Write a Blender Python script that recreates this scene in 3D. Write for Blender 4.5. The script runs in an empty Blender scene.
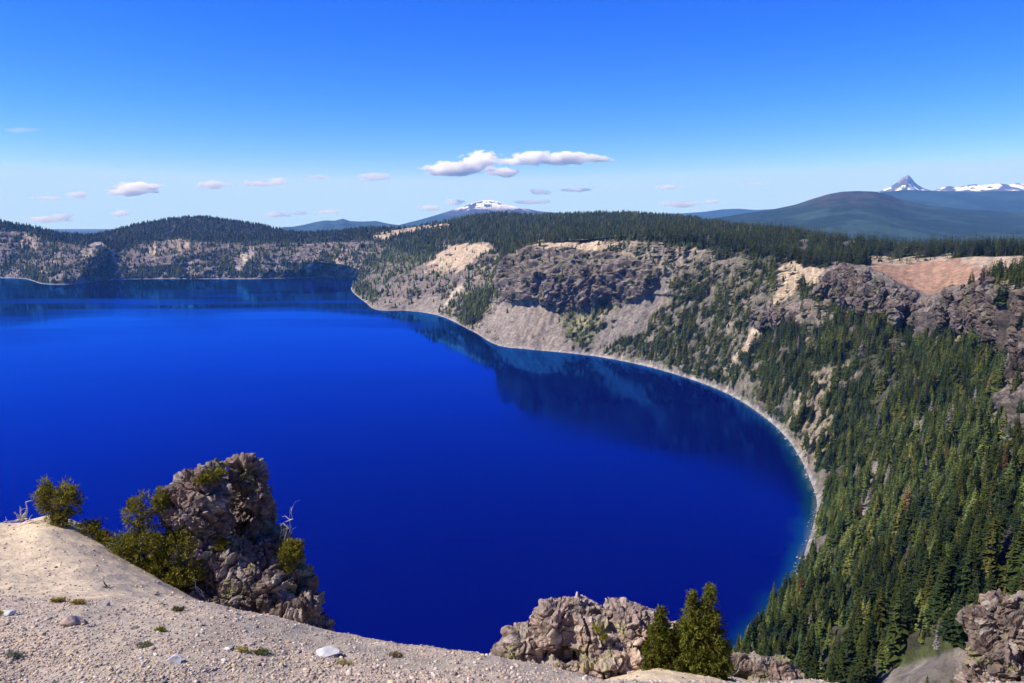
import bpy, math, random
import numpy as np
from mathutils import Vector
from mathutils.bvhtree import BVHTree
random.seed(7); RNG = np.random.default_rng(11)

# ------------------------------------------------------------------ camera, light, exposure
S = bpy.context.scene
C = S.collection
W, HPX, F = 1024, 683, 800.0
HAZE = 2.9e-5
HC = 300.0                                   # eye height above the lake, metres
PITCH = math.radians(8.64)
cam_d = bpy.data.cameras.new('camera'); cam = bpy.data.objects.new('camera', cam_d); C.objects.link(cam)
cam.location = (0, 0, HC); cam.rotation_euler = (math.pi/2 - PITCH, 0, 0)
cam_d.sensor_width = 36; cam_d.lens = 36*F/W; cam_d.clip_start = 0.3; cam_d.clip_end = 300000
S.camera = cam

SUN_EL, SUN_AZ = math.radians(46), math.radians(-101)    # azimuth clockwise from the view direction
world = bpy.data.worlds.new("World"); S.world = world; world.use_nodes = True
nt = world.node_tree; nt.nodes.clear()
wo = nt.nodes.new('ShaderNodeOutputWorld'); bg = nt.nodes.new('ShaderNodeBackground')
sky = nt.nodes.new('ShaderNodeTexSky'); sky.sky_type = 'NISHITA'; sky.sun_disc = False
sky.sun_elevation = SUN_EL; sky.sun_rotation = SUN_AZ % (2*math.pi)
sky.altitude = 2200; sky.air_density = 1.0; sky.dust_density = 0.2; sky.ozone_density = 1.0
hs = nt.nodes.new('ShaderNodeHueSaturation'); hs.inputs['Saturation'].default_value = 1.28; hs.inputs['Value'].default_value = 1.0
nt.links.new(sky.outputs[0], hs.inputs['Color'])
tint = nt.nodes.new('ShaderNodeMix'); tint.data_type = 'RGBA'; tint.blend_type = 'MULTIPLY'; tint.inputs[0].default_value = 1; tint.inputs[7].default_value = (.72, .98, 1.45, 1)
nt.links.new(hs.outputs[0], tint.inputs[6]); 
sep = nt.nodes.new('ShaderNodeSeparateColor'); com = nt.nodes.new('ShaderNodeCombineColor'); nt.links.new(tint.outputs[2], sep.inputs[0])
for ch, (gg, aa, top_) in enumerate(((1.9, 4.1, .32), (1.40, 1.46, .60), (1.4, 1.86, .70))):     # a deeper, cleaner blue overhead and a pale horizon
    m1_ = nt.nodes.new('ShaderNodeMath'); m1_.operation = 'MULTIPLY'; m1_.inputs[1].default_value = .095; nt.links.new(sep.outputs[ch], m1_.inputs[0])
    m0_ = nt.nodes.new('ShaderNodeMath'); m0_.operation = 'MINIMUM'; m0_.inputs[1].default_value = top_; nt.links.new(m1_.outputs[0], m0_.inputs[0])
    m2_ = nt.nodes.new('ShaderNodeMath'); m2_.operation = 'POWER'; m2_.inputs[1].default_value = gg; nt.links.new(m0_.outputs[0], m2_.inputs[0])
    m3_ = nt.nodes.new('ShaderNodeMath'); m3_.operation = 'MULTIPLY'; m3_.inputs[1].default_value = aa/.095; nt.links.new(m2_.outputs[0], m3_.inputs[0])
    nt.links.new(m3_.outputs[0], com.inputs[ch])
nt.links.new(com.outputs[0], bg.inputs[0]); bg.inputs[1].default_value = 0.072
nt.links.new(bg.outputs[0], wo.inputs[0])
sun_d = bpy.data.lights.new('sun', 'SUN'); sun = bpy.data.objects.new('sun', sun_d); C.objects.link(sun)
sun_d.energy = 5.0; sun_d.angle = math.radians(0.5); sun_d.color = (1.0, 0.93, 0.82)
sd = Vector((math.sin(SUN_AZ)*math.cos(SUN_EL), math.cos(SUN_AZ)*math.cos(SUN_EL), math.sin(SUN_EL)))
sun.rotation_euler = sd.to_track_quat('Z', 'Y').to_euler()
S.view_settings.view_transform = 'Standard'; S.view_settings.look = 'None'
S.view_settings.exposure = 0.50; S.view_settings.gamma = 1.0
S.render.engine = 'CYCLES'
cy = S.cycles
cy.use_denoising = True; cy.max_bounces = 14; cy.diffuse_bounces = 2; cy.glossy_bounces = 2
cy.transmission_bounces = 2; cy.volume_bounces = 12; cy.transparent_max_bounces = 12
cy.use_adaptive_sampling = True; cy.adaptive_threshold = 0.02

# ------------------------------------------------------------------ picking points from picture columns and real distances
cp, sp = math.cos(PITCH), math.sin(PITCH)
def ray(x, y):
    x = np.asarray(x, float); y = np.asarray(y, float)
    a = (x - W/2)/F; b = -(y - HPX/2)/F
    return np.stack([a, cp + b*sp, -sp + b*cp], -1)
def at(x, y, D):                              # point at forward distance D
    r = ray(x, y); return np.array([0, 0, HC]) + r*(np.asarray(D, float)/r[..., 1])[..., None]
def at0(x, y, z=0.0):                         # point on the level z
    r = ray(x, y); k = (z - HC)/r[..., 2]; return np.array([0, 0, HC]) + r*k[..., None]
def proj(P):
    X = P[..., 0]; Y = P[..., 1]; Z = P[..., 2] - HC
    d = Y*cp - Z*sp; u = Y*sp + Z*cp
    d = np.where(d < .1, .1, d)
    return W/2 + F*X/d, HPX/2 - F*u/d, d

# ------------------------------------------------------------------ noise
def _h(ix, iy, iz, s):
    with np.errstate(over='ignore'):
        h = (ix.astype(np.int64)*374761393 + iy.astype(np.int64)*668265263 + iz.astype(np.int64)*2147483647 + s*974634777) & 0xffffffff
        h = ((h ^ (h >> 13))*1274126177) & 0xffffffff
        h = ((h ^ (h >> 15))*2246822519) & 0xffffffff
        return ((h ^ (h >> 16)) & 0xffffff)/float(0xffffff)
def vn(P, s=0):
    i = np.floor(P).astype(np.int64); f = P - i; f = f*f*f*(f*(f*6-15)+10)
    r = 0
    for a in (0, 1):
        wa = f[..., 0] if a else 1-f[..., 0]
        for b in (0, 1):
            wb = f[..., 1] if b else 1-f[..., 1]
            for c in (0, 1):
                wc = f[..., 2] if c else 1-f[..., 2]
                r = r + wa*wb*wc*_h(i[..., 0]+a, i[..., 1]+b, i[..., 2]+c, s)
    return r*2-1
def fbm(P, o=4, s=0, g=.5):
    r = 0; a = 1.; t = 0
    for k in range(o):
        r = r + a*vn(P*(2.03**k) + k*17.3, s+k); t += a; a *= g
    return r/t
def ridged(P, o=4, s=0, g=.5):
    r = 0; a = 1.; t = 0
    for k in range(o):
        r = r + a*(1-2*np.abs(vn(P*(2.03**k)+k*9.1, s+k))); t += a; a *= g
    return r/t
def worley(P, s=0):
    i = np.floor(P).astype(np.int64); f1 = np.full(P.shape[:-1], 9.); f2 = f1.copy(); idc = np.zeros(P.shape[:-1])
    for a in (-1, 0, 1):
        for b in (-1, 0, 1):
            for c in (-1, 0, 1):
                x, y, z = i[..., 0]+a, i[..., 1]+b, i[..., 2]+c
                q = np.stack([x+_h(x, y, z, s), y+_h(x, y, z, s+1), z+_h(x, y, z, s+2)], -1)
                d = np.sqrt(((q-P)**2).sum(-1))
                n = d < f1
                f2 = np.where(n, f1, np.minimum(f2, d)); idc = np.where(n, _h(x, y, z, s+5), idc); f1 = np.where(n, d, f1)
    return f1, f2, idc
def sm(a, b, x):
    t = np.clip((x-a)/(b-a), 0, 1); return t*t*(3-2*t)
def mixc(a, b, t):
    return a*(1-t[..., None]) + np.asarray(b)*t[..., None]

# ------------------------------------------------------------------ mesh and object helpers
def mesh_np(name, V, Fs, col=None, mats=(), smooth=False, mat_idx=None):
    me = bpy.data.meshes.new(name)
    V = np.asarray(V, np.float32); Fs = np.asarray(Fs, np.int32); k = Fs.shape[1]; n = len(Fs)
    me.vertices.add(len(V)); me.vertices.foreach_set('co', V.ravel())
    me.loops.add(n*k); me.loops.foreach_set('vertex_index', Fs.ravel())
    me.polygons.add(n); me.polygons.foreach_set('loop_start', np.arange(0, n*k, k, dtype=np.int32))
    if mat_idx is not None: me.polygons.foreach_set('material_index', np.asarray(mat_idx, np.int32))
    me.update(calc_edges=True)
    if smooth: me.polygons.foreach_set('use_smooth', np.ones(n, bool))
    if col is not None:
        a = me.attributes.new('col', 'FLOAT_COLOR', 'POINT')
        c = np.ones((len(V), 4), np.float32); c[:, :3] = np.clip(col, 0, 1); a.data.foreach_set('color', c.ravel())
    for m in mats: me.materials.append(m)
    return me
def link(name, me, parent=None, loc=None):
    o = bpy.data.objects.new(name, me); C.objects.link(o)
    if parent is not None: o.parent = parent
    if loc is not None: o.location = loc
    return o
def tag(o, label, cat=None, group=None, kind=None):
    o['label'] = label
    if cat: o['category'] = cat
    if group: o['group'] = group
    if kind: o['kind'] = kind
    return o
def grid_faces(nr, nc):
    i = np.arange(nr-1)[:, None]*nc + np.arange(nc-1)[None, :]
    return np.stack([i, i+1, i+nc+1, i+nc], -1).reshape(-1, 4)
def catmull(P, t):                            # P: n x ... control points, t in [0, n-1]
    n = len(P); i = np.clip(np.floor(t).astype(int), 0, n-2); f = (t-i)
    f = f.reshape(f.shape + (1,)*(P.ndim-1))
    p0 = P[np.clip(i-1, 0, n-1)]; p1 = P[i]; p2 = P[i+1]; p3 = P[np.clip(i+2, 0, n-1)]
    return 0.5*((2*p1) + (-p0+p2)*f + (2*p0-5*p1+4*p2-p3)*f*f + (-p0+3*p1-3*p2+p3)*f**3)
def inpoly(x, y, poly):
    r = np.zeros(x.shape, bool); n = len(poly)
    for k in range(n):
        x1, y1 = poly[k]; x2, y2 = poly[(k+1) % n]
        if y1 == y2: continue
        c = ((y1 > y) != (y2 > y)) & (x < (x2-x1)*(y-y1)/(y2-y1)+x1)
        r ^= c
    return r

# ------------------------------------------------------------------ materials
def nodes(name):
    m = bpy.data.materials.new(name); m.use_nodes = True; t = m.node_tree; t.nodes.clear()
    return m, t, t.nodes.new, t.links.new
def ground_mat(name, scale=1.0, rough=.95, var=.35, bump=.5, bdist=1.0, fine=1.0):
    m, t, N, L = nodes(name)
    out = N('ShaderNodeOutputMaterial'); b = N('ShaderNodeBsdfPrincipled'); b.inputs['Roughness'].default_value = rough
    b.inputs['Specular IOR Level'].default_value = .15
    at_ = N('ShaderNodeAttribute'); at_.attribute_name = 'col'
    tc = N('ShaderNodeTexCoord')
    n1 = N('ShaderNodeTexNoise'); n1.inputs['Scale'].default_value = scale; n1.inputs['Detail'].default_value = 9; n1.inputs['Roughness'].default_value = .68
    L(tc.outputs['Object'], n1.inputs['Vector'])
    mr = N('ShaderNodeMapRange'); mr.inputs[1].default_value = .25; mr.inputs[2].default_value = .75; mr.inputs[3].default_value = 1-var; mr.inputs[4].default_value = 1+var
    L(n1.outputs[0], mr.inputs[0])
    mx = N('ShaderNodeMix'); mx.data_type = 'RGBA'; mx.blend_type = 'MULTIPLY'; mx.inputs[0].default_value = 1
    L(at_.outputs['Color'], mx.inputs[6]); L(mr.outputs[0], mx.inputs[7])
    L(mx.outputs[2], b.inputs['Base Color'])
    bp = N('ShaderNodeBump'); bp.inputs['Strength'].default_value = bump; bp.inputs['Distance'].default_value = bdist
    L(n1.outputs[0], bp.inputs['Height']); L(bp.outputs[0], b.inputs['Normal'])
    L(b.outputs[0], out.inputs[0])
    return m
def leaf_mat(name, base=(1, 1, 1), rnd=.3, transl=.25):
    m, t, N, L = nodes(name)
    out = N('ShaderNodeOutputMaterial'); d = N('ShaderNodeBsdfDiffuse'); tr = N('ShaderNodeBsdfTranslucent'); mxs = N('ShaderNodeMixShader')
    a = N('ShaderNodeAttribute'); a.attribute_name = 'col'
    oi = N('ShaderNodeObjectInfo')
    mr = N('ShaderNodeMapRange'); mr.inputs[3].default_value = 1-rnd; mr.inputs[4].default_value = 1+rnd
    L(oi.outputs['Random'], mr.inputs[0])
    g = N('ShaderNodeMix'); g.data_type = 'RGBA'; g.blend_type = 'MULTIPLY'; g.inputs[0].default_value = 1
    L(a.outputs['Color'], g.inputs[6]); L(mr.outputs[0], g.inputs[7])
    g2 = N('ShaderNodeMix'); g2.data_type = 'RGBA'; g2.blend_type = 'MULTIPLY'; g2.inputs[0].default_value = 1; g2.inputs[7].default_value = (*base, 1)
    L(g.outputs[2], g2.inputs[6])
    L(g2.outputs[2], d.inputs['Color']); L(g2.outputs[2], tr.inputs['Color']); mxs.inputs[0].default_value = transl
    L(d.outputs[0], mxs.inputs[1]); L(tr.outputs[0], mxs.inputs[2]); L(mxs.outputs[0], out.inputs[0])
    return m
M_TERRAIN = ground_mat('volcanic_slopes', scale=.16, var=.6, bump=1.0, bdist=4.0)
M_FAR = ground_mat('far_mountains', scale=.012, var=.5, bump=.8, bdist=14)
M_SAND = ground_mat('pumice_ground', scale=9., var=.28, bump=.7, bdist=.06)
M_ROCK = ground_mat('breccia_rock', scale=5.0, var=.5, bump=1.0, bdist=.10)
M_CRAG = ground_mat('crag_rock', scale=.22, var=.5, bump=1.0, bdist=2.5)
M_STONE = ground_mat('loose_stone', scale=20., var=.25, bump=.5, bdist=.02)
M_LEAF = leaf_mat('conifer_needles')
M_BARK = ground_mat('conifer_bark', scale=6., var=.3)
M_DEAD = ground_mat('bleached_wood', scale=30., var=.3, bump=.5, bdist=.01)

# ------------------------------------------------------------------ the caldera wall and the plateau behind it
# each column, from the lake up: shore, talus head / cliff foot, rim, plateau, skyline behind it
K = []
def col(shore, base, rim, lip, top):
    sh = at0(*shore); K.append([None, sh, at(*base), at(*rim), at(*lip), at(top[0], top[1]+2.6, top[2]), None])
def colw(*p): K.append([None] + [np.array(q, float) for q in p] + [None])
col((-420,279),(-420,266,4350),(-420,232,4600),(-420,227,4800),(-420,218,5300))
col((-260,278),(-260,262,4350),(-260,236,4600),(-260,230,4800),(-260,222,5300))
col((-120,279),(-120,266,4300),(-120,233,4500),(-120,227,4650),(-120,219,5000))
col((-40,278),(-40,264,4300),(-40,232,4450),(-40,227,4550),(-40,221,4800))
col((0,278),(0,263,4300),(0,232,4450),(2,227,4520),(5,222.5,4700))
col((25,279),(28,264,4250),(30,234,4420),(30,230,4500),(32,226,4700))
col((44,284),(50,268,3950),(60,244,4250),(60,236,4400),(60,231.5,4700))
col((75,284),(82,268,3950),(92,245,4200),(92,240,4400),(84,234.5,4800))
col((110,280),(118,268,4150),(120,250,4350),(118,238,4600),(108,231,5200))
col((150,279),(152,266,4200),(152,243,4420),(150,235,4800),(142,221.5,5500))
col((190,279),(188,264,4200),(180,240,4420),(182,233,4800),(190,214.5,5800))
col((222,279),(222,263,4200),(215,244,4420),(222,234,4800),(228,217.5,5800))
col((256,279),(255,263,4200),(250,244,4420),(258,234,4800),(262,224,5700))
col((300,278),(300,262,4200),(298,244,4420),(296,236,4700),(292,230.5,5400))
col((335,277.5),(335,262,4180),(338,243,4380),(332,236,4600),(325,229.5,5200))
col((358,279),(366,270,4000),(380,242,4250),(372,236,4450),(365,227.5,5000))
col((351,289),(372,281,3520),(405,256,3750),(405,240,4050),(405,226,4900))
col((366,303),(388,291,3000),(425,258,3250),(436,241,3700),(448,219,4700))
col((378,310),(400,296,2800),(446,254,3050),(456,239,3400),(478,213.5,4600))
col((410,311),(425,296,2720),(468,245,2980),(474,238,3200),(505,212.5,4600))
col((440,316),(456,288,2640),(488,244,2850),(493,238,3050),(535,214,4600))
col((472,331),(487,306,2340),(503,262,2600),(512,243,2800),(575,212.5,4500))
col((497,345),(516,305,2070),(514,255,2260),(530,241,2500),(610,212.5,4400))
col((530,349.5),(548,306,1990),(545,246,2140),(560,240,2300),(650,214.5,4300))
col((562,352.5),(580,309,1930),(585,243,2060),(598,238,2180),(685,217.5,4100))
col((600,357),(618,300,1860),(625,241,1990),(642,234,2120),(715,221,3900))
col((645,366),(668,302,1740),(678,247,1870),(690,235,2020),(742,226.5,3400))
col((690,379),(724,310,1570),(733,257,1730),(740,238,1900),(772,229.5,2900))
col((728,394),(768,322,1400),(783,268,1560),(785,247,1750),(810,233,2500))
col((760,414),(803,336,1250),(822,274,1420),(828,255,1600),(845,237.5,2250))
col((784,435),(832,348,1120),(848,270,1300),(858,260,1500),(880,245,2050))
col((800,458),(868,360,1010),(882,284,1180),(888,261,1470),(915,248,1950))
col((811,482),(905,372,920),(925,313,1060),(935,259,1420),(955,249,1850))
col((817,503),(938,384,830),(955,305,960),(985,257,1330),(1000,249,1750))
col((813,526),(975,398,730),(988,290,850),(1035,258,1230),(1060,249,1650))
col((806,548),(1008,420,610),(1022,283,715),(1100,262,1100),(1120,249,1500))
col((799,572),(1020,465,500),(1080,296,590),(1180,268,950),(1220,249,1350))
col((786,598),(1010,530,385),(1150,330,440),(1280,290,750),(1340,252,1150))
col((764,630),(985,590,300),(1190,420,320),(1400,330,520),(1500,262,900))
col((725,672),(950,650,240),(1200,520,240),(1500,400,350),(1700,280,650))
colw((110,470,0),(110,235,120),(160,130,205),(260,110,262),(420,80,275))
colw((20,420,0),(40,170,150),(60,55,255),(110,20,290),(220,-120,292))
colw((-120,400,0),(-60,150,160),(-15,48,264),(20,-12,292),(60,-200,305))
colw((-330,400,0),(-190,150,150),(-90,45,262),(-60,-20,288),(-60,-240,300))
colw((-560,380,0),(-380,110,150),(-260,10,262),(-230,-60,285),(-240,-280,300))
colw((-900,300,0),(-760,60,150),(-640,-40,250),(-600,-110,270),(-600,-330,280))
for c in K:
    sh, ba, tp, lp = c[1], c[2], c[5], c[4]
    d = (sh-ba); d[2] = 0; d /= np.linalg.norm(d)
    c[0] = sh + d*60 + np.array([0, 0, -28.])
    o = (tp-ba); o[2] = 0; o /= np.linalg.norm(o)
    c[6] = tp + o*1500; c[6][2] = -32.
K = np.array(K)
NT_SEG = []
px_, py_, _d = proj(K)
for i in range(len(K)-1):
    n = 0
    for l in (1, 2, 3, 4):
        a = (px_[i, l], py_[i, l]); b = (px_[i+1, l], py_[i+1, l])
        ok = -100 < a[0] < 1124 or -100 < b[0] < 1124
        n = max(n, math.hypot(a[0]-b[0], a[1]-b[1]) if ok else 10)
    NT_SEG.append(int(min(max(n/1.15, 8), 70)))
T = np.concatenate([[i + k/n for k in range(n)] for i, n in enumerate(NT_SEG)] + [[len(K)-1]])
G = catmull(K, T)                            # nt x 7 x 3
rows = [5, 80, 110, 55, 110, 10]
Vp = np.concatenate([[i + k/n for k in range(n)] for i, n in enumerate(rows)] + [[6]])
Gt = np.swapaxes(G, 0, 1)
i = np.clip(np.floor(Vp).astype(int), 0, 5); f = (Vp-i)[:, None, None]
lin = Gt[i]*(1-f)+Gt[i+1]*f
P = lin*.45 + catmull(Gt, Vp)*.55
NR, NC = P.shape[:2]
def warp(t0, t1, ks, kh, kz):
    """turn part of the wall between foot and rim into a cliff: at the fraction ks, kh of the way back and kz of the way up"""
    global P
    wT = (sm(t0, t0+1.2, T)*sm(t1, t1-1.2, T))[None, :]
    b, r = Gt[2][None], Gt[3][None]
    m = (Vp >= 2) & (Vp <= 3); s_ = (Vp[m]-2)[:, None]
    H_ = np.where(s_ < ks, s_/ks*kh, kh+(s_-ks)/(1-ks)*(1-kh)); Z_ = np.where(s_ < ks, s_/ks*kz, kz+(s_-ks)/(1-ks)*(1-kz))
    Q = b + (r-b)*H_[..., None]*1.0; Q[..., 2] = b[..., 2]+(r[..., 2]-b[..., 2])*Z_
    P[m] = P[m]*(1-wT[..., None]) + Q*wT[..., None]
TT = np.broadcast_to(T[None, :], (NR, NC)); VV = np.broadcast_to(Vp[:, None], (NR, NC))
def normals(P):
    du = np.gradient(P, axis=1); dv = np.gradient(P, axis=0)
    n = np.cross(du, dv); n /= np.linalg.norm(n, axis=-1, keepdims=True)+1e-9
    return np.where(n[..., 2:3] < 0, -n, n)
warp(28.6, 41., .58, .86, .42)
warp(20.6, 26.4, .5, .16, .56)
arc = np.cumsum(np.r_[0, np.linalg.norm(np.diff(G[:, 2, :2], axis=0), axis=1)])
SS = np.broadcast_to(arc[None, :], (NR, NC))
PX, PY, PD = proj(P)
wob = 7.0
QX = PX + wob*fbm(P/60., 3, 3); QY = PY + .8*wob*fbm(P/45., 3, 4)
def poly(*pts): return inpoly(QX, QY, list(pts))
def soft(mask, k=2):
    m = mask.astype(float)
    for _ in range(k):
        m = (m + np.roll(m, 1, 0) + np.roll(m, -1, 0) + np.roll(m, 1, 1) + np.roll(m, -1, 1))/5
    return m
near = (TT > 15.5)
# rock faces
cliff = np.zeros((NR, NC))
def setc(p, v):
    global cliff; cliff = np.maximum(cliff, soft(p)*v)
setc(poly((515,255),(535,249),(560,247),(610,252),(655,262),(668,278),(655,290),(625,303),(600,310),(560,310),(548,300),(530,296),(510,302),(505,285)), 1.)
setc(poly((555,278),(600,272),(640,275),(628,297),(600,310),(555,310)), 1.3)
setc(poly((830,266),(868,266),(890,280),(930,296),(948,288),(985,285),(1060,290),(1060,350),(1030,372),(1000,338),(960,330),(925,345),(895,322),(868,318),(838,300)), 1.25)
setc(poly((1012,330),(1080,330),(1080,470),(1018,440)), 1.3)
setc(poly((380,262),(420,262),(470,272),(462,296),(420,300),(380,292),(360,286)), .55)
setc(poly((478,258),(512,262),(500,285),(475,290),(462,280)), .6)
setc(poly((755,310),(795,300),(830,305),(815,325),(780,330),(755,330)), .9)
setc(poly((826,300),(850,295),(845,320),(815,340),(800,330)), .7)
setc((~near) & (VV > 1.9) & (VV < 3.0), .6)
setc(near & (VV > 2.1) & (VV < 2.95) & (TT < 36), .35)
setc((TT > 35) & (VV > 2.5) & (VV < 3.1), .35)
Nn = normals(P)
shore_f = sm(1.0, 1.15, VV)
lenf = np.where(near, 1.0, 1.5)
L1 = P/np.array([46., 46., 95.])
r1 = ridged(L1, 4, 21, .55); r2 = ridged(P/np.array([15., 15., 30.]), 3, 31, .55)
g1 = ridged(np.stack([SS/55., VV*1.1, SS*0], -1), 3, 41)
g2 = ridged(np.stack([SS/16., VV*2.0, SS*0+3], -1), 3, 43)
wallf = shore_f*sm(3.4, 2.7, VV)
disp = cliff*np.where(TT > 27.5, .28, .7)*(r1*30 + r2*15 + ridged(P/np.array([9., 9., 14.]), 4, 33, .7)*8) + wallf*(g1*11*lenf + g2*4) + shore_f*fbm(P/70., 4, 51)*np.where(VV > 3.2, 3., 7.) + wallf*fbm(P/9., 3, 52)*3.2
disp += (~near)*wallf*ridged(np.stack([SS/190., VV*.7, SS*0+7], -1), 4, 45)*36*sm(1.0, 1.7, VV)*(1-.9*sm(10.3, 12.0, TT)*sm(17.5, 16.5, TT))
edge = shore_f*sm(6.0, 5.2, VV)
nh = Nn.copy(); nh[..., 2] *= .35
near_fade = sm(60, 260, np.linalg.norm(P-np.array([0, 0, HC]), axis=-1))
P = P + nh*(disp*edge*near_fade)[..., None]
# rolling hills between the plateau and the skyline
roll = (sm(4., 4.4, VV)*sm(5.3, 5., VV))*fbm(P/300., 3, 61)*14
P[..., 2] += roll
cw = np.clip(cliff, 0, 1)*sm(2.0, 2.15, VV)*sm(3.4, 3.1, VV)
hstep = np.where(TT > 27.5, 17., 29.)
zq = (P[..., 2] + 26*fbm(P/np.array([70., 70., 160.]), 3, 55) + 7*fbm(P/16., 3, 56, .6))/hstep
zt = (np.floor(zq)+sm(.62, 1., zq-np.floor(zq)))*hstep - zq*hstep
P[..., 2] += zt*cw*np.where(TT > 27.5, .12, .45)*(.8+.8*fbm(P/60., 2, 58))*edge*near_fade
sx = SS + 9*fbm(P/40., 2, 62)
colm = ridged(np.stack([sx/38., P[..., 2]/150., P[..., 1]/400.], -1), 4, 57, .6)*np.where(TT > 27.5, 7., 12.)*cw*near_fade
colm += np.abs(vn(np.stack([sx/11., P[..., 2]/60., SS*0], -1), 63))*5*cw*near_fade
fine_ = ridged(P/4.5, 3, 59, .7)*1.7*np.clip(cliff, 0, 1)*edge*near_fade + fbm(P/5., 2, 60)*.9*wallf*edge*near_fade
P[..., :2] += (nh[..., :2]/(np.linalg.norm(nh[..., :2], axis=-1, keepdims=True)+1e-6))*(colm+fine_)[..., None]
P[..., 2] = np.where((VV > 1.03) & (VV < 5.5), np.maximum(P[..., 2], .6), P[..., 2])
Nn = normals(P)
PX, PY, PD = proj(P)
QX = PX + wob*fbm(P/60., 3, 3); QY = PY + .8*wob*fbm(P/45., 3, 4)

# ---- surface colours and tree density
n_a = fbm(P/120., 4, 71); n_b = fbm(P/25., 4, 72); n_c = fbm(P/8., 3, 73)
gully = fbm(np.stack([SS/9., VV*3, SS*0], -1), 4, 74)
scree = np.array([.225, .188, .155]); grey = np.array([.165, .143, .122]); tan = np.array([.42, .325, .225]); pale = np.array([.46, .39, .29])
rock = np.array([.095, .078, .068]); mauve = np.array([.175, .14, .125]); red = np.array([.35, .215, .14]); moss = np.array([.10, .12, .04]); floor = np.array([.045, .05, .028]); shore_c = np.array([.29, .26, .225])
col_ = np.broadcast_to(scree, P.shape).copy()
col_ = mixc(col_, grey, sm(-.3, .4, n_a))
col_ = mixc(col_, tan, sm(.15, .5, gully)*.6)
col_ = mixc(col_, grey*.8, sm(.1, .5, n_b)*.7)
col_ = mixc(col_, moss, sm(.12, .4, fbm(P/35., 3, 77))*.45)
dens = np.where(VV < 3.0, .4, 1.0)*np.ones_like(VV)
dens = np.where((~near) & (VV < 3.0), 1.1 + .9*n_a, dens)
def paint(mask, c=None, d=None, k=2, a=1.0):
    global col_, dens
    m = soft(mask, k)
    if c is not None: col_ = mixc(col_, c, m*a)
    if d is not None: dens = dens*(1-m)+d*m
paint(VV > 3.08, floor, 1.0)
# the far wall
paint((~near) & (VV < 3.0), mauve*1.05, None, a=.45)
paint((~near) & (VV < 3.0) & (n_b > .12), scree*1.15, .2, 1, .9)
paint((~near) & (VV < 1.8) & (VV > 1), scree, .3, a=.6)
paint(poly((80,256),(88,246),(100,240),(104,244),(100,250),(88,258)), pale, 0.)
paint(poly((110,250),(116,250),(122,262),(116,264)), np.array([.5, .36, .24]), 0.)
paint(poly((150,250),(160,241),(188,240),(192,247),(175,251),(165,256),(152,262)), tan, .05)
paint(poly((235,260),(248,246),(255,248),(246,262),(236,275)), pale, .1)
paint(poly((305,272),(314,254),(318,255),(312,272),(303,278)), pale, .05)
paint(poly((330,262),(338,252),(345,262),(338,272)), tan, .2)
paint(poly((35,284),(60,266),(85,268),(110,272),(112,282),(80,286)), scree, .1)
paint(poly((20,250),(26,235),(36,234),(40,246)), tan, .1)
paint(poly((368,240),(378,234),(400,229),(440,223.5),(452,224),(448,227),(420,230),(395,236),(380,240)), tan*1.05, .0)
brush = (~near) & (VV < 3.05) & (fbm(P/np.array([110., 110., 60.]), 5, 81, .65) + .10*sm(1.6, 2.6, VV) > -.05) & (col_.sum(-1) < .82)
paint(brush, floor*1.2, 1.6, 1, .9)
# the peninsula
paint(poly((380,262),(420,258),(450,262),(478,270),(462,292),(420,300),(380,298),(352,290)), mauve, .45)
paint(poly((350,292),(362,268),(400,240),(445,240),(440,252),(415,268),(395,284),(370,300)), floor*1.6, 1.3, 2, .7)
paint(poly((446,246),(490,243),(492,246),(478,262),(462,272),(440,274),(420,270),(436,256)), tan, .03)
paint(poly((362,310),(372,300),(400,296),(430,294),(445,300),(430,316),(400,314),(380,313)), scree, .03)
paint(poly((430,318),(452,292),(462,284),(466,290),(452,302),(440,316)), pale*.95, .0)
paint(poly((462,325),(464,300),(482,290),(496,278),(500,285),(488,305),(476,322)), floor, 1.3)
paint(poly((470,334),(490,308),(505,300),(530,296),(545,306),(560,312),(580,345),(560,356),(530,353),(495,350)), scree, .012)
paint(poly((590,356),(600,325),(620,306),(645,290),(660,278),(668,288),(655,310),(640,335),(615,348)), grey*1.1, .02)
paint(poly((560,314),(585,312),(608,322),(596,340),(575,346),(565,335)), moss*1.1, .35, a=.5)
paint(poly((515,252),(540,242),(600,240),(622,242),(610,250),(570,254),(530,262)), tan*1.05, .12, a=.9)
paint(poly((535,262),(600,252),(640,252),(630,275),(590,270),(545,278)), np.array([.30,.26,.17]), .08, a=.7)
paint(poly((640,250),(690,246),(690,268),(668,285),(652,270)), scree*1.05, .3)
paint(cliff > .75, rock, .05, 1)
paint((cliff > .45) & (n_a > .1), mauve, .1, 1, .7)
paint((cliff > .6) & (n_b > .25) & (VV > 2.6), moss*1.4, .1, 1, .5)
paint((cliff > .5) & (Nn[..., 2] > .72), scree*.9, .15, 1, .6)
# forested slope
fs = poly((600,350),(640,335),(655,310),(668,285),(690,262),(700,250),(745,248),(800,262),(830,272),(835,300),(870,320),(930,345),(1000,345),(1010,440),(1200,480),(1400,600),(1400,800),(700,800),(760,620),(810,560),(820,500),(800,450),(760,405),(700,375),(640,360))
paint(fs, np.array([.13, .115, .085]), None, a=.6)
dens = np.where(soft(fs) > .5, np.clip(.85 + 1.9*n_a + .7*n_b, .06, 1.5), dens)
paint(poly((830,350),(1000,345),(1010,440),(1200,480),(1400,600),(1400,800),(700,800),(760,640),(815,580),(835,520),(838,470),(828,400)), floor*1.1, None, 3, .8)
fs2 = poly((830,350),(1000,345),(1010,440),(1200,480),(1400,600),(1400,800),(700,800),(760,640),(820,580),(835,520),(838,470),(828,400))
dens = np.where(soft(fs2) > .5, np.clip(1.0 + .8*n_a + .4*n_b, .25, 1.3), dens)
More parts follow.
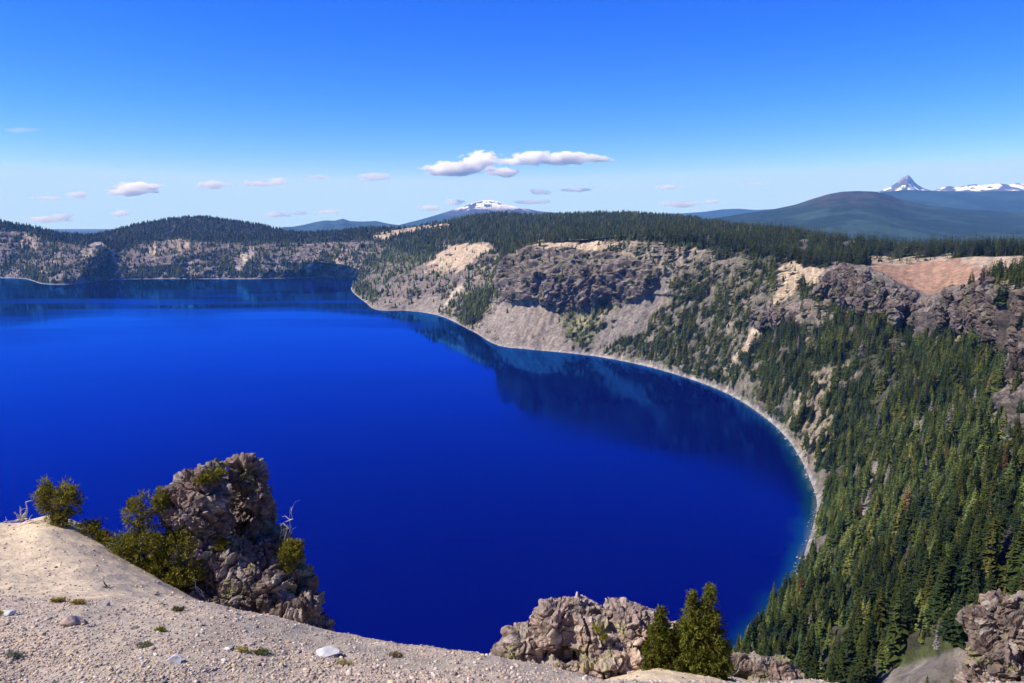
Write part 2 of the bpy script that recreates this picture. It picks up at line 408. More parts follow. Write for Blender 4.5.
paint(poly((785,418),(800,395),(815,372),(850,360),(858,375),(845,395),(835,420),(838,460),(826,455),(812,470)), tan*.66, .5, 2, .8)
paint(poly((775,268),(790,260),(812,268),(838,272),(834,282),(800,286),(786,300),(770,308),(782,284)), tan, .05)
paint(poly((740,345),(762,318),(775,314),(765,330),(748,350),(730,372),(720,374)), tan*.9, .02)
paint(poly((800,318),(822,298),(832,288),(838,292),(826,310),(806,330),(796,340)), grey, .05)
paint(poly((865,262),(900,262),(940,257),(1060,257),(1060,268),(1000,284),(975,283),(950,288),(935,302),(925,302),(900,288),(872,272)), red, .0, 2)
paint(poly((955,258),(1060,254),(1060,266),(1010,270),(990,268),(960,262)), tan*1.05, .0, 2)
paint(poly((862,256),(900,258),(950,256),(950,260),(900,263),(866,266)), tan, .1, 1)
paint(poly((988,279),(1060,272),(1060,286),(1000,284)), floor, .5, 1)
paint(poly((985,282),(1060,284),(1060,292),(1000,290)), tan*.9, .15, 1, .8)
paint(poly((985,352),(1000,348),(1002,366),(994,372),(986,366)), scree, .05)
paint(poly((910,432),(918,420),(924,420),(918,440),(912,446)), grey*1.4, .0, 1)
paint(poly((868,470),(880,454),(884,456),(876,478),(868,484)), grey*1.4, .0, 1)
paint(poly((972,420),(1012,402),(1014,412),(985,424)), moss*1.4, .1, 1)
paint(poly((880,690),(893,672),(905,664),(935,655),(965,640),(975,640),(965,700),(880,720)), grey*1.6, .0, 1)
paint(poly((905,655),(955,635),(966,645),(935,656),(905,668),(892,672)), moss, .12, 1)
paint((cliff > .7) & (TT > 27.5), rock, .03, 1)
paint((cliff > .85) & (TT > 27.5) & (n_a > .12), mauve*1.2, .05, 1, .8)
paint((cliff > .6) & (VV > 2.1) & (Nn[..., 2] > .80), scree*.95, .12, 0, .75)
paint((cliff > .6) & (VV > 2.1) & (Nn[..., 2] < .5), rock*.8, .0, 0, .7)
paint((cliff > .5) & (TT > 28.5) & (VV > 2.75) & (VV < 3.3) & (TT < 34), None, .0, 1)
paint((VV > .98) & (VV < 1.0+np.where(near, .035, .05)*(1+.8*n_c)) & near, shore_c, 0, 1)
paint((VV > .98) & (VV < 1.06) & ~near, shore_c*.8, 0, 1)
paint(VV < 1.0, np.array([.2, .24, .2]), 0, 0)
# open summit of the far dome and bare patches in the plateau forest
paint(poly((184,215),(192,212),(200,215),(192,219)), np.array([.3, .2, .15]), .1, 0)
paint(poly((799,240),(806,238),(808,246),(803,252),(798,248)) | poly((848,240),(856,243),(850,249),(843,245)), scree, .05, 0)
col_ *= (1 + .45*n_c + .35*gully)[..., None]
dens = np.clip(dens, 0, 1.4)
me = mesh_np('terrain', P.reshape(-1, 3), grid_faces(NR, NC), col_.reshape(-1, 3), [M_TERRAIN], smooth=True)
tag(link('terrain', me), 'volcanic rim wall curving round the lake with cliffs, talus fans and wooded plateau', 'crater rim', kind='structure')

# ------------------------------------------------------------------ low forest country out to the horizon
ng = 60; gx, gy = np.meshgrid(np.linspace(-32500, 32500, ng), np.linspace(-2200, 30000, ng))
gz = np.full_like(gx, -34.)
gp = np.stack([gx, gy, gz], -1)
gc = np.array([.035, .05, .03])*(1+.4*fbm(gp/9000., 3, 5)[..., None])
me = mesh_np('ground', gp.reshape(-1, 3), grid_faces(ng, ng), gc.reshape(-1, 3), [M_FAR], smooth=True)
tag(link('ground', me), 'low dark forest country stretching to the horizon beyond the rim', 'ground', kind='structure')

# ------------------------------------------------------------------ hills and mountains beyond
FOREST_C = np.array([.018, .034, .026])
def range_mesh(name, sky_pts, D, depth_f, depth_b, base_z, amp, label, cat, colf, nx=420, ny=120, wl=900., prof=1.0, seed=0):
    sk = np.array(sky_pts, float)
    xs = np.linspace(sk[0, 0], sk[-1, 0], nx); ys = np.interp(xs, sk[:, 0], sk[:, 1])
    k = np.ones(5)/5; ysm = np.convolve(np.pad(ys, 2, 'edge'), k, 'valid'); ys = ysm
    crest = at(xs, ys, np.full(nx, float(D)))
    s = np.linspace(-1, 1, ny)[:, None]
    Y = D + np.where(s < 0, s*depth_f, s*depth_b) + 0*xs[None]
    X = crest[None, :, 0]*(Y/D)
    h = (crest[None, :, 2]-base_z)*(1-np.abs(s)**prof)
    Pm = np.stack([X, Y, base_z + h], -1)
    fr = np.stack([X, Y, 0*X], -1)
    e = ridged(fr/wl, 5, seed+100)
    Pm[..., 2] += (e-.1)*amp*np.clip(np.abs(s)*3, .12, 1)*np.clip(h/(.25*h.max()), 0, 1)
    Nm = normals(Pm)
    cc = colf(Pm, s + 0*X, h/h.max(), Nm, e)
    me = mesh_np(name, Pm.reshape(-1, 3), grid_faces(ny, nx), cc.reshape(-1, 3), [M_FAR], smooth=True)
    return tag(link(name, me), label, cat, kind='structure')
def c_cone(Pm, s, h, N, e):
    c = np.broadcast_to(FOREST_C, Pm.shape).copy()
    c = mixc(c, FOREST_C*2.2, sm(-.05, .3, fbm(Pm/np.array([420., 420., 1e9]), 6, 7, .7))*.8)
    z = Pm[..., 2]
    top = sm(390, 520, z)*sm(-.25, .2, fbm(Pm/np.array([120., 200., 400.]), 3, 8))
    return mixc(c, np.array([.07, .058, .045]), top*.7)
def c_forest(Pm, s, h, N, e):
    c = np.broadcast_to(FOREST_C, Pm.shape).copy()
    return mixc(c, FOREST_C*2, sm(-.1, .4, fbm(Pm/900., 4, 9))*.6)
def c_snow(z0, z1, rockc=(.08, .08, .09), cov=.0, cap=9e9):
    def f(Pm, s, h, N, e):
        z = Pm[..., 2]
        c = mixc(np.broadcast_to(FOREST_C, Pm.shape).copy(), np.array(rockc), sm(z0*.75, z0, z + 80*fbm(Pm/700., 3, 4)))
        n = fbm(Pm/np.array([190., 260., 130.]), 4, 12)*1.2 - .30*e
        sn = sm(z0, z1, z)*sm(-cov, -cov+.08, n)*sm(.35, .6, N[..., 2]+.25)
        sn = sn*(1-.85*sm(cap, cap*1.12, z))
        return mixc(c, np.array([.85, .87, .9]), np.clip(sn, 0, 1))
    return f
range_mesh('hills', [(560,236),(640,226),(690,221),(720,217),(745,213),(770,209.5),(795,204.5),(812,199),(828,194),(842,191.5),(858,190.8),(876,191.5),(890,195),(905,200.5),(930,205),(965,209),(1024,212),(1100,216),(1250,224),(1500,236)], 9500, 5200, 5000, -20, 40,
           'long wooded blue hill with a rounded cone shaped summit', 'hill', c_cone, wl=1300., prof=.9, nx=700, ny=220)
range_mesh('hills', [(800,215),(850,200),(875,192.5),(905,189.5),(940,190.5),(975,191),(1024,190.5),(1100,194),(1300,206),(1500,220)], 17000, 5000, 4000, -20, 110,
           'deep blue foothills below the snowy spire', 'hill', c_forest, wl=2400., prof=.9, seed=3)
range_mesh('mountain', [(855,199),(868,194.5),(880,190.5),(890,186.5),(897,181.5),(902,177),(905,175.5),(908,173.8),(911,176.5),(915,182),(922,187),(930,190),(942,193.5),(960,199)], 24000, 3200, 3200, 500, 150,
           'pointed spire shaped snow streaked mountain on the skyline', 'mountain', c_snow(950, 1080, cov=.03, cap=1280), wl=900., prof=.8, seed=5)
range_mesh('mountain', [(915,197),(930,191.5),(940,188),(949,185.6),(957,186.6),(965,184.8),(974,183.2),(982,184.6),(990,184),(1000,183),(1010,184),(1018,182.4),(1030,184),(1050,186),(1090,184),(1150,189),(1300,197)], 25500, 3500, 3500, 500, 170,
           'low jagged snow covered range right of the spire', 'mountain', c_snow(1130, 1230, cov=.1), wl=1100., prof=.8, seed=6)
range_mesh('mountain', [(385,229),(410,222),(428,217),(440,213.5),(455,208.5),(466,205),(474,202),(482,200.3),(490,199.8),(500,201.5),(508,204.5),(522,207.5),(540,210.5),(556,212),(575,215),(600,222)], 20000, 4200, 4000, -20, 130,
           'broad snow capped mountain behind the wooded rim', 'mountain', c_snow(470, 680, rockc=(.05, .055, .08), cov=.03), wl=1500., prof=.85, seed=8)
range_mesh('mountain', [(262,234),(285,228.5),(300,226),(314,222.5),(325,220.5),(334,221),(343,218.8),(350,221),(362,221.5),(376,221),(390,224),(410,227),(440,232)], 19000, 4000, 4000, -20, 120,
           'small hazy blue ridge left of the snow capped mountain', 'mountain', c_forest, wl=1500., seed=9)
range_mesh('mountain', [(560,222),(600,215.5),(640,213.5),(680,213.5),(705,211.5),(722,209),(738,208.4),(755,209.6),(780,208.4),(810,210),(850,214),(900,220)], 25500, 3000, 3000, -20, 90,
           'faint pale ridge low on the horizon above the plateau trees', 'mountain', c_forest, wl=2500., seed=10)

# ------------------------------------------------------------------ the lake
sh_line = G[:, 1, :2]
na, nr = 420, 460
az = np.radians(np.linspace(-96, 62, na)); rr = np.exp(np.linspace(math.log(120), math.log(7200), nr))
AZ, RR = np.meshgrid(az, rr); LX = RR*np.sin(AZ); LY = RR*np.cos(AZ)
inside = inpoly(LX, LY, [tuple(p) for p in sh_line])
dist = np.full(LX.shape, 1e9)
seg = sh_line[::3]
for a, b in zip(seg[:-1], seg[1:]):
    d = b-a; L2 = (d**2).sum()+1e-9
    t = np.clip(((LX-a[0])*d[0]+(LY-a[1])*d[1])/L2, 0, 1)
    dist = np.minimum(dist, np.hypot(LX-a[0]-t*d[0], LY-a[1]-t*d[1]))
keep = inside | (dist < 70)
sh_w = .06+.88*sm(1700, 900, RR)
lp = np.stack([LX, LY, 0*LX], -1)
wd = dist*(1+.45*fbm(lp/22., 3, 91))
deep = np.array([.0002, .0003, .080]); teal = np.array([.004, .085, .15]); edgec = np.array([.16, .20, .15])
wc = np.broadcast_to(deep, LX.shape+(3,)).copy()
wc = mixc(wc, teal*.5, sm(26, 3, wd)**1.5*sh_w)
wc = mixc(wc, edgec*.8, sm(5, 1., wd)*.5*sh_w)
ff = grid_faces(nr, na); kf = keep.ravel()[ff].any(1)
me = mesh_np('water', lp.reshape(-1, 3), ff[kf], wc.reshape(-1, 3), smooth=True)
m, t, N, L = nodes('deep_lake_water')
out = N('ShaderNodeOutputMaterial'); df = N('ShaderNodeBsdfDiffuse'); gl = N('ShaderNodeBsdfGlossy'); ms = N('ShaderNodeMixShader')
a = N('ShaderNodeAttribute'); a.attribute_name = 'col'; L(a.outputs['Color'], df.inputs['Color'])
gl.inputs['Color'].default_value = (.03, .29, 1.0, 1)
tc = N('ShaderNodeTexCoord'); mp = N('ShaderNodeMapping'); mp.inputs['Scale'].default_value = (1/900, 1/260, 1)
mp.inputs['Rotation'].default_value = (0, 0, math.radians(-14))
L(tc.outputs['Object'], mp.inputs[0])
pn = N('ShaderNodeTexNoise'); pn.inputs['Scale'].default_value = 1; pn.inputs['Detail'].default_value = 3; L(mp.outputs[0], pn.inputs['Vector'])
mr = N('ShaderNodeMapRange'); mr.inputs[1].default_value = .38; mr.inputs[2].default_value = .62; mr.inputs[3].default_value = .03; mr.inputs[4].default_value = .17
L(pn.outputs[0], mr.inputs[0]); L(mr.outputs[0], gl.inputs['Roughness'])
wn = N('ShaderNodeTexNoise'); wn.inputs['Scale'].default_value = .35; wn.inputs['Detail'].default_value = 3; L(tc.outputs['Object'], wn.inputs['Vector'])
bp = N('ShaderNodeBump'); bp.inputs['Strength'].default_value = .05; bp.inputs['Distance'].default_value = .3; L(wn.outputs[0], bp.inputs['Height']); L(bp.outputs[0], gl.inputs['Normal'])
fr = N('ShaderNodeFresnel'); fr.inputs['IOR'].default_value = 1.33
fm = N('ShaderNodeMath'); fm.operation = 'MULTIPLY'; fm.inputs[1].default_value = 1.45; fm.use_clamp = True; L(fr.outputs[0], fm.inputs[0])
L(fm.outputs[0], ms.inputs[0]); L(df.outputs[0], ms.inputs[1]); L(gl.outputs[0], ms.inputs[2]); L(ms.outputs[0], out.inputs[0])
me.materials.append(m)
tag(link('water', me), 'deep blue lake filling the crater, turquoise along the near shore', 'lake', kind='structure')

# ------------------------------------------------------------------ conifer shapes
def conifer_crown(rs, whorls, per, two=True, taper=.85, width=.2, low=.08, droop=.25, jitter=.25, tuft=0):
    """unit height crown: rings of drooping fronds. returns verts, tris, brightness"""
    V = []; Fc = []; B = []
    for w in range(whorls):
        h = low + (1-low)*((w+.3*rs.random())/whorls)**.92
        R = width*(1-(h-low)/(1-low))**taper + .012
        R *= 1 + jitter*(rs.random()-.5)*2*.6
        a0 = rs.random()*6.28
        n = max(3, int(per*(.55+.45*(1-h))))
        for k in range(n):
            a = a0 + 6.283*k/n + rs.normal()*.25
            r = R*(1+jitter*(rs.random()-.6)*1.6); r = max(r, .012)
            ca, sa = math.cos(a), math.sin(a)
            dz = -droop*r + rs.normal()*.006
            wd = r*.34 + .006
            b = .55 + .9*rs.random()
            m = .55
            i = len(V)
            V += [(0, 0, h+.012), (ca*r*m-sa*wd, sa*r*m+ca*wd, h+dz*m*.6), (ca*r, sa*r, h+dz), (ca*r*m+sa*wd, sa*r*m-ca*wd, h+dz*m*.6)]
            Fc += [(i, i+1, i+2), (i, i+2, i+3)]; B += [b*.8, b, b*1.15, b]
            if two:
                i = len(V); hv = wd*.9
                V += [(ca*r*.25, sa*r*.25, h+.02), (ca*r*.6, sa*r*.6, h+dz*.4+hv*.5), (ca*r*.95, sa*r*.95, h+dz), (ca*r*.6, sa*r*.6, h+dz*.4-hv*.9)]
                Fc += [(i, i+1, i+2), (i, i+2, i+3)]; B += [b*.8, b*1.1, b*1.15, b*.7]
    i = len(V); V += [(.012, 0, .93), (-.008, .01, .93), (-.006, -.01, .93), (0, 0, 1.03)]
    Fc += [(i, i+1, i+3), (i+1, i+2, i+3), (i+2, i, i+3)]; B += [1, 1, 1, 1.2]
    return np.array(V), np.array(Fc), np.array(B)
def trunk_mesh(r=.02, top=.96, n=6, bend=0):
    V = []; Fc = []; hs_ = [-.03, .04, .3, .6, top]
    for j, h in enumerate(hs_):
        q = r*(1.25 if j == 0 else 1)*(1-.93*max(h, 0)/top)
        for k in range(n):
            V.append((math.cos(6.283*k/n)*q+bend*h*h, math.sin(6.283*k/n)*q, h))
    for j in range(len(hs_)-1):
        for k in range(n):
            Fc.append((j*n+k, j*n+(k+1) % n, (j+1)*n+(k+1) % n, (j+1)*n+k))
    return np.array(V), np.array(Fc)
def spire(rs, w):
    V = []; Fc = []; B = []
    for lo, hi, r in ((.02, .62, w), (.35, 1.0, w*.62)):
        n = 6; i = len(V); V.append((0, 0, hi)); B.append(1.1)
        for k in range(n):
            a = 6.283*k/n + rs.normal()*.15; q = r*(.75+.5*rs.random()); V.append((math.cos(a)*q, math.sin(a)*q, lo+.06*rs.random())); B.append(.7+.5*rs.random())
        Fc += [(i, i+1+k, i+1+(k+1) % n) for k in range(n)]
    return np.array(V), np.array(Fc), np.array(B)
rs = np.random.default_rng(3)
PROTO = {
 'mid': [conifer_crown(rs, 17, 8, True, width=w_, low=l_, taper=t_) for w_, l_, t_ in ((.19, .06, .85), (.16, .1, .8), (.215, .04, .95), (.14, .14, .7))],
 'low': [conifer_crown(rs, 9, 6, False, width=w_, low=.05, taper=t_) for w_, t_ in ((.2, .85), (.17, .8), (.23, .95), (.14, .7))],
 'tiny': [spire(rs, w_) for w_ in (.20, .17, .23, .18)]}
TINTS = np.array([[.052, .066, .019], [.034, .050, .017], [.070, .080, .021], [.026, .040, .019], [.090, .092, .024], [.105, .065, .028], [.14, .125, .115]])
TW = np.array([.30, .26, .17, .15, .085, .012, .023])

# ---- where trees stand
cell_a = np.zeros((NR, NC))
e1 = P[1:, :-1]-P[:-1, :-1]; e2 = P[:-1, 1:]-P[:-1, :-1]
cell_a[:-1, :-1] = np.linalg.norm(np.cross(e1, e2), axis=-1)
pa = np.zeros((NR, NC)); qa = np.zeros((NR, NC))
PX, PY, PD = proj(P)
pa[:-1, :-1] = np.abs((PX[1:, :-1]-PX[:-1, :-1])*(PY[:-1, 1:]-PY[:-1, :-1]) - (PX[:-1, 1:]-PX[:-1, :-1])*(PY[1:, :-1]-PY[:-1, :-1]))
infr = (PX > -90) & (PX < 1114) & (PY < 760) & (PY > 180) & (P[..., 1] > 120)
spacing = np.where(near, 34., 55.)
lam = dens*np.minimum(cell_a/spacing, np.where(near, pa*.5, pa*1.0) + cell_a/2500.)*infr*(VV > 1.06)*(VV < 5.15)
lam = np.where((VV > 4) & (VV < 5.15), dens*np.minimum(cell_a/70., pa*.75+cell_a/900.)*infr, lam)
lam = np.clip(lam, 0, 3)
# extra clumping so that the crowns gather in groves
lam *= np.where(VV < 3.1, np.clip(1 + 1.6*fbm(P/18., 3, 201), 0, 2.4), 1)
cnt = RNG.poisson(lam); idx = np.repeat(np.arange(NR*NC), cnt.ravel())
r_, c_ = idx//NC, idx % NC; r2_ = np.minimum(r_+1, NR-1); c2_ = np.minimum(c_+1, NC-1)
fu, fv = RNG.random(len(idx)), RNG.random(len(idx))
TP = P[r_, c_]*((1-fu)*(1-fv))[:, None] + P[r2_, c_]*((1-fu)*fv)[:, None] + P[r_, c2_]*(fu*(1-fv))[:, None] + P[r2_, c2_]*(fu*fv)[:, None]
tv = VV[r_, c_]; tn = near[r_, c_]
TH = np.exp(RNG.normal(0, .36, len(idx)))*np.where(tn, 16.5, 15.)
TH = np.where(tv > 3.1, TH*1.15, TH); TH *= np.where(RNG.random(len(idx)) < .2, .55, 1)
TH = np.clip(TH, 4, 27)
tpx, tpy, tpd = proj(TP)
HP = TH*F/tpd
TIN = TINTS[RNG.choice(len(TINTS), len(idx), p=TW/TW.sum())]*(1+.25*RNG.normal(size=len(idx)).clip(-1.5, 1.5))[:, None]
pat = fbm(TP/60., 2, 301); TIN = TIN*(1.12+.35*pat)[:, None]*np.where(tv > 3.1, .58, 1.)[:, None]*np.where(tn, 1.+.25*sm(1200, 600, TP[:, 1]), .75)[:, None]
print('trees', len(idx), 'mid', (HP > 15).sum(), 'low', ((HP <= 15) & (HP > 6)).sum())
TP[:, 2] -= .3

# visibility of the biggest ones: an uncluttered line of sight over the foreground is checked against the ground further down
ORDER = np.argsort(-HP)
BIG = []                                       # filled after the foreground exists

def forest_mesh(sel, lod, mats):
    Vs, Fs, Cs = [], [], []; off = 0
    pr = PROTO[lod]; which = RNG.integers(0, len(pr), len(sel))
    for w_, (v, f_, b) in enumerate(pr):
        s_ = sel[which == w_]; n = len(s_)
        if not n: continue
        a = RNG.random(n)*6.283; ca, sa = np.cos(a), np.sin(a)
        wx = TH[s_]*(1.22+.28*RNG.normal(size=n)).clip(.8, 1.9)
        X = v[None, :, 0]*ca[:, None]-v[None, :, 1]*sa[:, None]; Y = v[None, :, 0]*sa[:, None]+v[None, :, 1]*ca[:, None]
        lean = RNG.normal(size=(n, 2))*.02
        Z = v[None, :, 2]*TH[s_][:, None]
        pts = np.stack([X*wx[:, None]+Z*lean[:, :1], Y*wx[:, None]+Z*lean[:, 1:], Z], -1) + TP[s_][:, None]
        Vs.append(pts.reshape(-1, 3)); Fs.append((f_[None]+(np.arange(n)*len(v))[:, None, None]).reshape(-1, 3)+off)
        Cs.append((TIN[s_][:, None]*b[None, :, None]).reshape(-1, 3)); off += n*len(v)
    return np.concatenate(Vs), np.concatenate(Fs), np.concatenate(Cs)


# ------------------------------------------------------------------ the rim underfoot
cx = np.array([-2600, -900, -350, -120, 0, 45, 90, 150, 200, 265, 335, 400, 470, 520, 570, 620, 660, 710, 760, 820, 900, 1024, 1300, 2200, 4000.])
def yy(*p): p = np.array(p, float).reshape(-1, 2); return np.interp(cx, p[:, 0], p[:, 1])
r3 = at(cx, yy(-2600, 683, 4000, 683), np.full(len(cx), 9.0))
r4 = at(cx, yy(-2600,560, -350,594, 0,603, 100,603, 200,606, 335,631, 400,643, 470,652, 520,662, 570,674, 620,688, 710,705, 820,722, 1024,760, 1300,800, 4000,950), np.full(len(cx), 14.))
s1 = at(cx, yy(-2600,530, -350,560, 0,572, 90,580, 150,596, 200,606, 335,640, 400,664, 470,680, 520,690, 620,690, 710,690, 820,722, 1024,760, 1300,800, 4000,950), np.full(len(cx), 18.5))
s2 = at(cx, yy(-2600,470, -350,500, -120,512, 0,524, 45,518, 90,533, 150,566, 200,600, 265,626, 335,640, 400,690, 470,705, 570,690, 620,668, 660,658, 710,672, 760,688, 820,735, 1024,765, 1300,800, 4000,900), np.full(len(cx), 26.))
r2 = r3.copy(); r2[:, :2] *= 7./9; r2[:, 2] = HC-5.0
r1 = r3.copy(); r1[:, 0] *= .62; r1[:, 1] = 1.5; r1[:, 2] = HC-1.85
r0 = r1.copy(); r0[:, 1] = -2; r0[:, 2] = HC-1.0
rb = r0.copy(); rb[:, 1] = -14; rb[:, 2] = HC-.3
d1 = s2.copy(); d1[:, 1] += 1.5; d1[:, 2] -= .9
d2 = s2.copy(); d2[:, 1] += 6; d2[:, 2] -= 7
d3 = s2.copy(); d3[:, 1] += 26; d3[:, 2] -= 46
KG = np.stack([rb, r0, r1, r2, r3, r4, s1, s2, d1, d2, d3])
seg_r = [4, 4, 10, 22, 100, 40, 60, 8, 10, 10]
vq = np.concatenate([[a + k/n for k in range(n)] for a, n in enumerate(seg_r)] + [[10]])
nseg = [int(max(10, min(np.diff(cx)[k]/1.2, 60))) for k in range(len(cx)-1)]
tq = np.concatenate([[a + k/n for k in range(n)] for a, n in enumerate(nseg)] + [[len(cx)-1]])
GG = np.swapaxes(catmull(np.swapaxes(KG, 0, 1), tq), 0, 1)      # rows x nt
a_ = np.clip(np.floor(vq).astype(int), 0, 9); f_ = (vq-a_)[:, None, None]
FG = (GG[a_]*(1-f_)+GG[a_+1]*f_)*.5 + catmull(GG, vq)*.5
VQ = np.broadcast_to(vq[:, None], FG.shape[:2])
FG[..., 2] += fbm(FG/np.array([1.6, 1.6, 50]), 4, 401)*.10 + (fbm(FG/np.array([.35, .35, 9]), 3, 402)*.03 + ridged(FG/np.array([.6, 2.2, 9.]), 3, 418)*.03)*sm(8.2, 7, VQ)
FG[..., 2] += sm(7.5, 8.5, VQ)*fbm(FG/1.1, 4, 403)*.5
fx, fy, fd = proj(FG)
g_sand = np.array([.55, .44, .30]); g_grav = np.array([.39, .325, .25]); g_tan = np.array([.50, .38, .29])
fc = np.broadcast_to(g_grav, FG.shape).copy()
m1 = fbm(FG/1.2, 4, 411); m2 = fbm(FG/.3, 3, 412); m3 = fbm(FG/.08, 2, 413)
fc = mixc(fc, g_tan, sm(-.1, .35, m1)*.6)
bl = sm(5.05, 5.5, VQ + .35*m1 + .15*m2)
fc = mixc(fc, g_sand, bl)
fc = mixc(fc, np.array([.60, .50, .33]), sm(.1, .4, fbm(FG/np.array([2.2, .8, 5]), 3, 414))*bl*.6)
fc = mixc(fc, np.array([.26, .24, .22]), sm(.2, .45, m2)*(1-bl)*.35)
fc = mixc(fc, np.array([.30, .26, .22]), sm(7.2, 8.4, VQ)*.8)
rill = ridged(FG/np.array([.5, 2.6, 9.]) + .3*m1[..., None], 3, 417)
fc *= (1+.16*m2+.2*m3+.10*rill)[..., None]
me_fg = mesh_np('ground', FG.reshape(-1, 3), grid_faces(*FG.shape[:2]), fc.reshape(-1, 3), [M_SAND], smooth=True)
tag(link('ground', me_fg), 'pale pumice and gravel slope at the edge of the rim', 'ground', kind='structure')
bvh_g = BVHTree.FromPolygons([tuple(v) for v in FG.reshape(-1, 3)[:]], [tuple(f) for f in grid_faces(*FG.shape[:2])])
def on_ground(x, y, D0=4., maxd=60.):
    """where the line of sight through a picture point meets the rim ground"""
    d = Vector(ray(x, y)); d.normalize(); h = bvh_g.ray_cast(Vector((0, 0, HC)), d)
    return np.array(h[0]) if h[0] is not None else at(x, y, 26.)
def drop(x, y, D):
    """the ground below a point chosen at a distance"""
    p = at(x, y, D); h = bvh_g.ray_cast(Vector((p[0], p[1], HC+30)), Vector((0, 0, -1)))
    return np.array(h[0]) if h[0] is not None else p

# ------------------------------------------------------------------ rock outcrops
def ico(sub):
    t = (1+5**.5)/2
    v = [(-1,t,0),(1,t,0),(-1,-t,0),(1,-t,0),(0,-1,t),(0,1,t),(0,-1,-t),(0,1,-t),(t,0,-1),(t,0,1),(-t,0,-1),(-t,0,1)]
    f = [(0,11,5),(0,5,1),(0,1,7),(0,7,10),(0,10,11),(1,5,9),(5,11,4),(11,10,2),(10,7,6),(7,1,8),(3,9,4),(3,4,2),(3,2,6),(3,6,8),(3,8,9),(4,9,5),(2,4,11),(6,2,10),(8,6,7),(9,8,1)]
    v = [np.array(q)/np.linalg.norm(q) for q in v]
    for _ in range(sub):
        c = {}; nf = []
        def mid(a, b):
            k = (min(a, b), max(a, b))
            if k not in c: q = v[a]+v[b]; v.append(q/np.linalg.norm(q)); c[k] = len(v)-1
            return c[k]
        for a, b, d in f:
            x, y, z = mid(a, b), mid(b, d), mid(d, a); nf += [(a, x, z), (b, y, x), (d, z, y), (x, y, z)]
        f = nf
    return np.array(v), np.array(f)
IV, IF = ico(3)
def outcrop(name, blobs, label, voxel=.036, colf=None, seed=0, amp=1.0, K_=1.0, cat='rock outcrop'):
    Vs, Fs = [], []; off = 0
    for k, (x, y, D, rx, ry, rd) in enumerate(blobs):
        c = at(x, y, D); s_ = np.array([rx*D/F, rd, ry*D/F])
        q = IV*s_*(1 + .28*fbm(IV*1.4+k*7.7+seed, 3, 500)[:, None]) + c
        Vs.append(q); Fs.append(IF+off); off += len(q)
    tmp = mesh_np('tmp', np.concatenate(Vs), np.concatenate(Fs)); ob = bpy.data.objects.new('tmp', tmp); C.objects.link(ob)
    md = ob.modifiers.new('r', 'REMESH'); md.mode = 'VOXEL'; md.voxel_size = voxel
    dg = bpy.context.evaluated_depsgraph_get(); me = bpy.data.meshes.new_from_object(ob.evaluated_get(dg))
    bpy.data.objects.remove(ob); bpy.data.meshes.remove(tmp)
    n = len(me.vertices); V = np.zeros(n*3); me.vertices.foreach_get('co', V); V = V.reshape(-1, 3)
    Nn_ = np.zeros(n*3); me.vertices.foreach_get('normal', Nn_); Nn_ = Nn_.reshape(-1, 3)
    V0 = V; V = V/K_
    lay = V*np.array([1, 1, .6 if K_ > 1 else 1.25])
    w1 = V + .35*np.stack([fbm(V/.9, 2, 511), fbm(V/.9, 2, 512), fbm(V/.9, 2, 513)], -1)
    a1, b1, i1 = worley(w1/.95+seed, 520); a2, b2, i2 = worley(w1/.36+seed, 530); a3, b3, i3 = worley(w1/.15+seed, 540)
    d = .34*fbm(V/1.9+seed, 3, 514) + .16*(i1-.5) + .26*ridged(lay/1.05+seed, 3, 516, .5) - .08
    d += .09*(i2-.5) + .17*ridged(w1/.42+seed, 3, 517, .62) + .045*(i3-.5) + .07*ridged(lay/.15, 2, 518)
    d -= .22*sm(.10, .0, b1-a1) + .10*sm(.10, .0, b2-a2)
    V2 = V + Nn_*(d*amp)[:, None]
    me.vertices.foreach_set('co', (V2*K_).astype(np.float32).ravel()); me.update()
    me.vertices.foreach_get('normal', (tmpn := np.zeros(n*3))); N2 = tmpn.reshape(-1, 3)
    base = np.array([.165, .125, .105])
    c = np.broadcast_to(base, V2.shape).copy()
    c = mixc(c, np.array([.27, .195, .16]), sm(-.1, .4, fbm(V2/.8, 3, 541))*.8)
    c = mixc(c, np.array([.09, .08, .075]), sm(.0, .4, fbm(V2/.4, 3, 542))*.7)
    c = mixc(c, np.array([.36, .31, .27]), (i2 > .8)*.6)
    c = mixc(c, np.array([.22, .22, .09]), sm(.25, .4, fbm(V2/.5, 3, 543))*.6)
    if colf: c = colf(V2, N2, c)
    c *= (1 + .3*(i3-.5))[:, None]
    at_ = me.attributes.new('col', 'FLOAT_COLOR', 'POINT'); cc = np.ones((n, 4), np.float32); cc[:, :3] = np.clip(c, 0, 1); at_.data.foreach_set('color', cc.ravel())
    me.materials.clear(); me.materials.append(M_ROCK if K_ == 1 else M_CRAG); me.name = name
    me.polygons.foreach_set('use_smooth', np.zeros(len(me.polygons), bool))
    print(name, n)
    return tag(link(name, me), label, cat)
OC = []
OC.append(outcrop('rock_outcrop', [
    (203,492,25.6,20,24,.8), (190,515,25.4,24,30,.9), (212,478,25.8,18,12,.7), (196,545,25.2,28,30,1.0), (212,515,25.6,15,42,.9), (170,570,25.0,26,26,.8),
    (244,478,26.8,15,20,.55), (257,478,26.9,10,14,.5), (250,515,28.0,20,46,.7), (262,515,26.6,9,34,.5), (236,600,24.6,44,26,1.2), (225,572,25.2,34,30,1.1),
    (276,560,26.2,19,34,1.0), (290,585,25.9,18,34,1.0), (303,606,25.4,18,24,1.0), (262,592,24.8,34,30,1.1), (288,612,24.2,34,14,.9), (320,624,24.8,14,12,.7), (205,600,24.4,30,14,.8)],
    'tall craggy outcrop of dark lava breccia rising beside the stunted pines'))
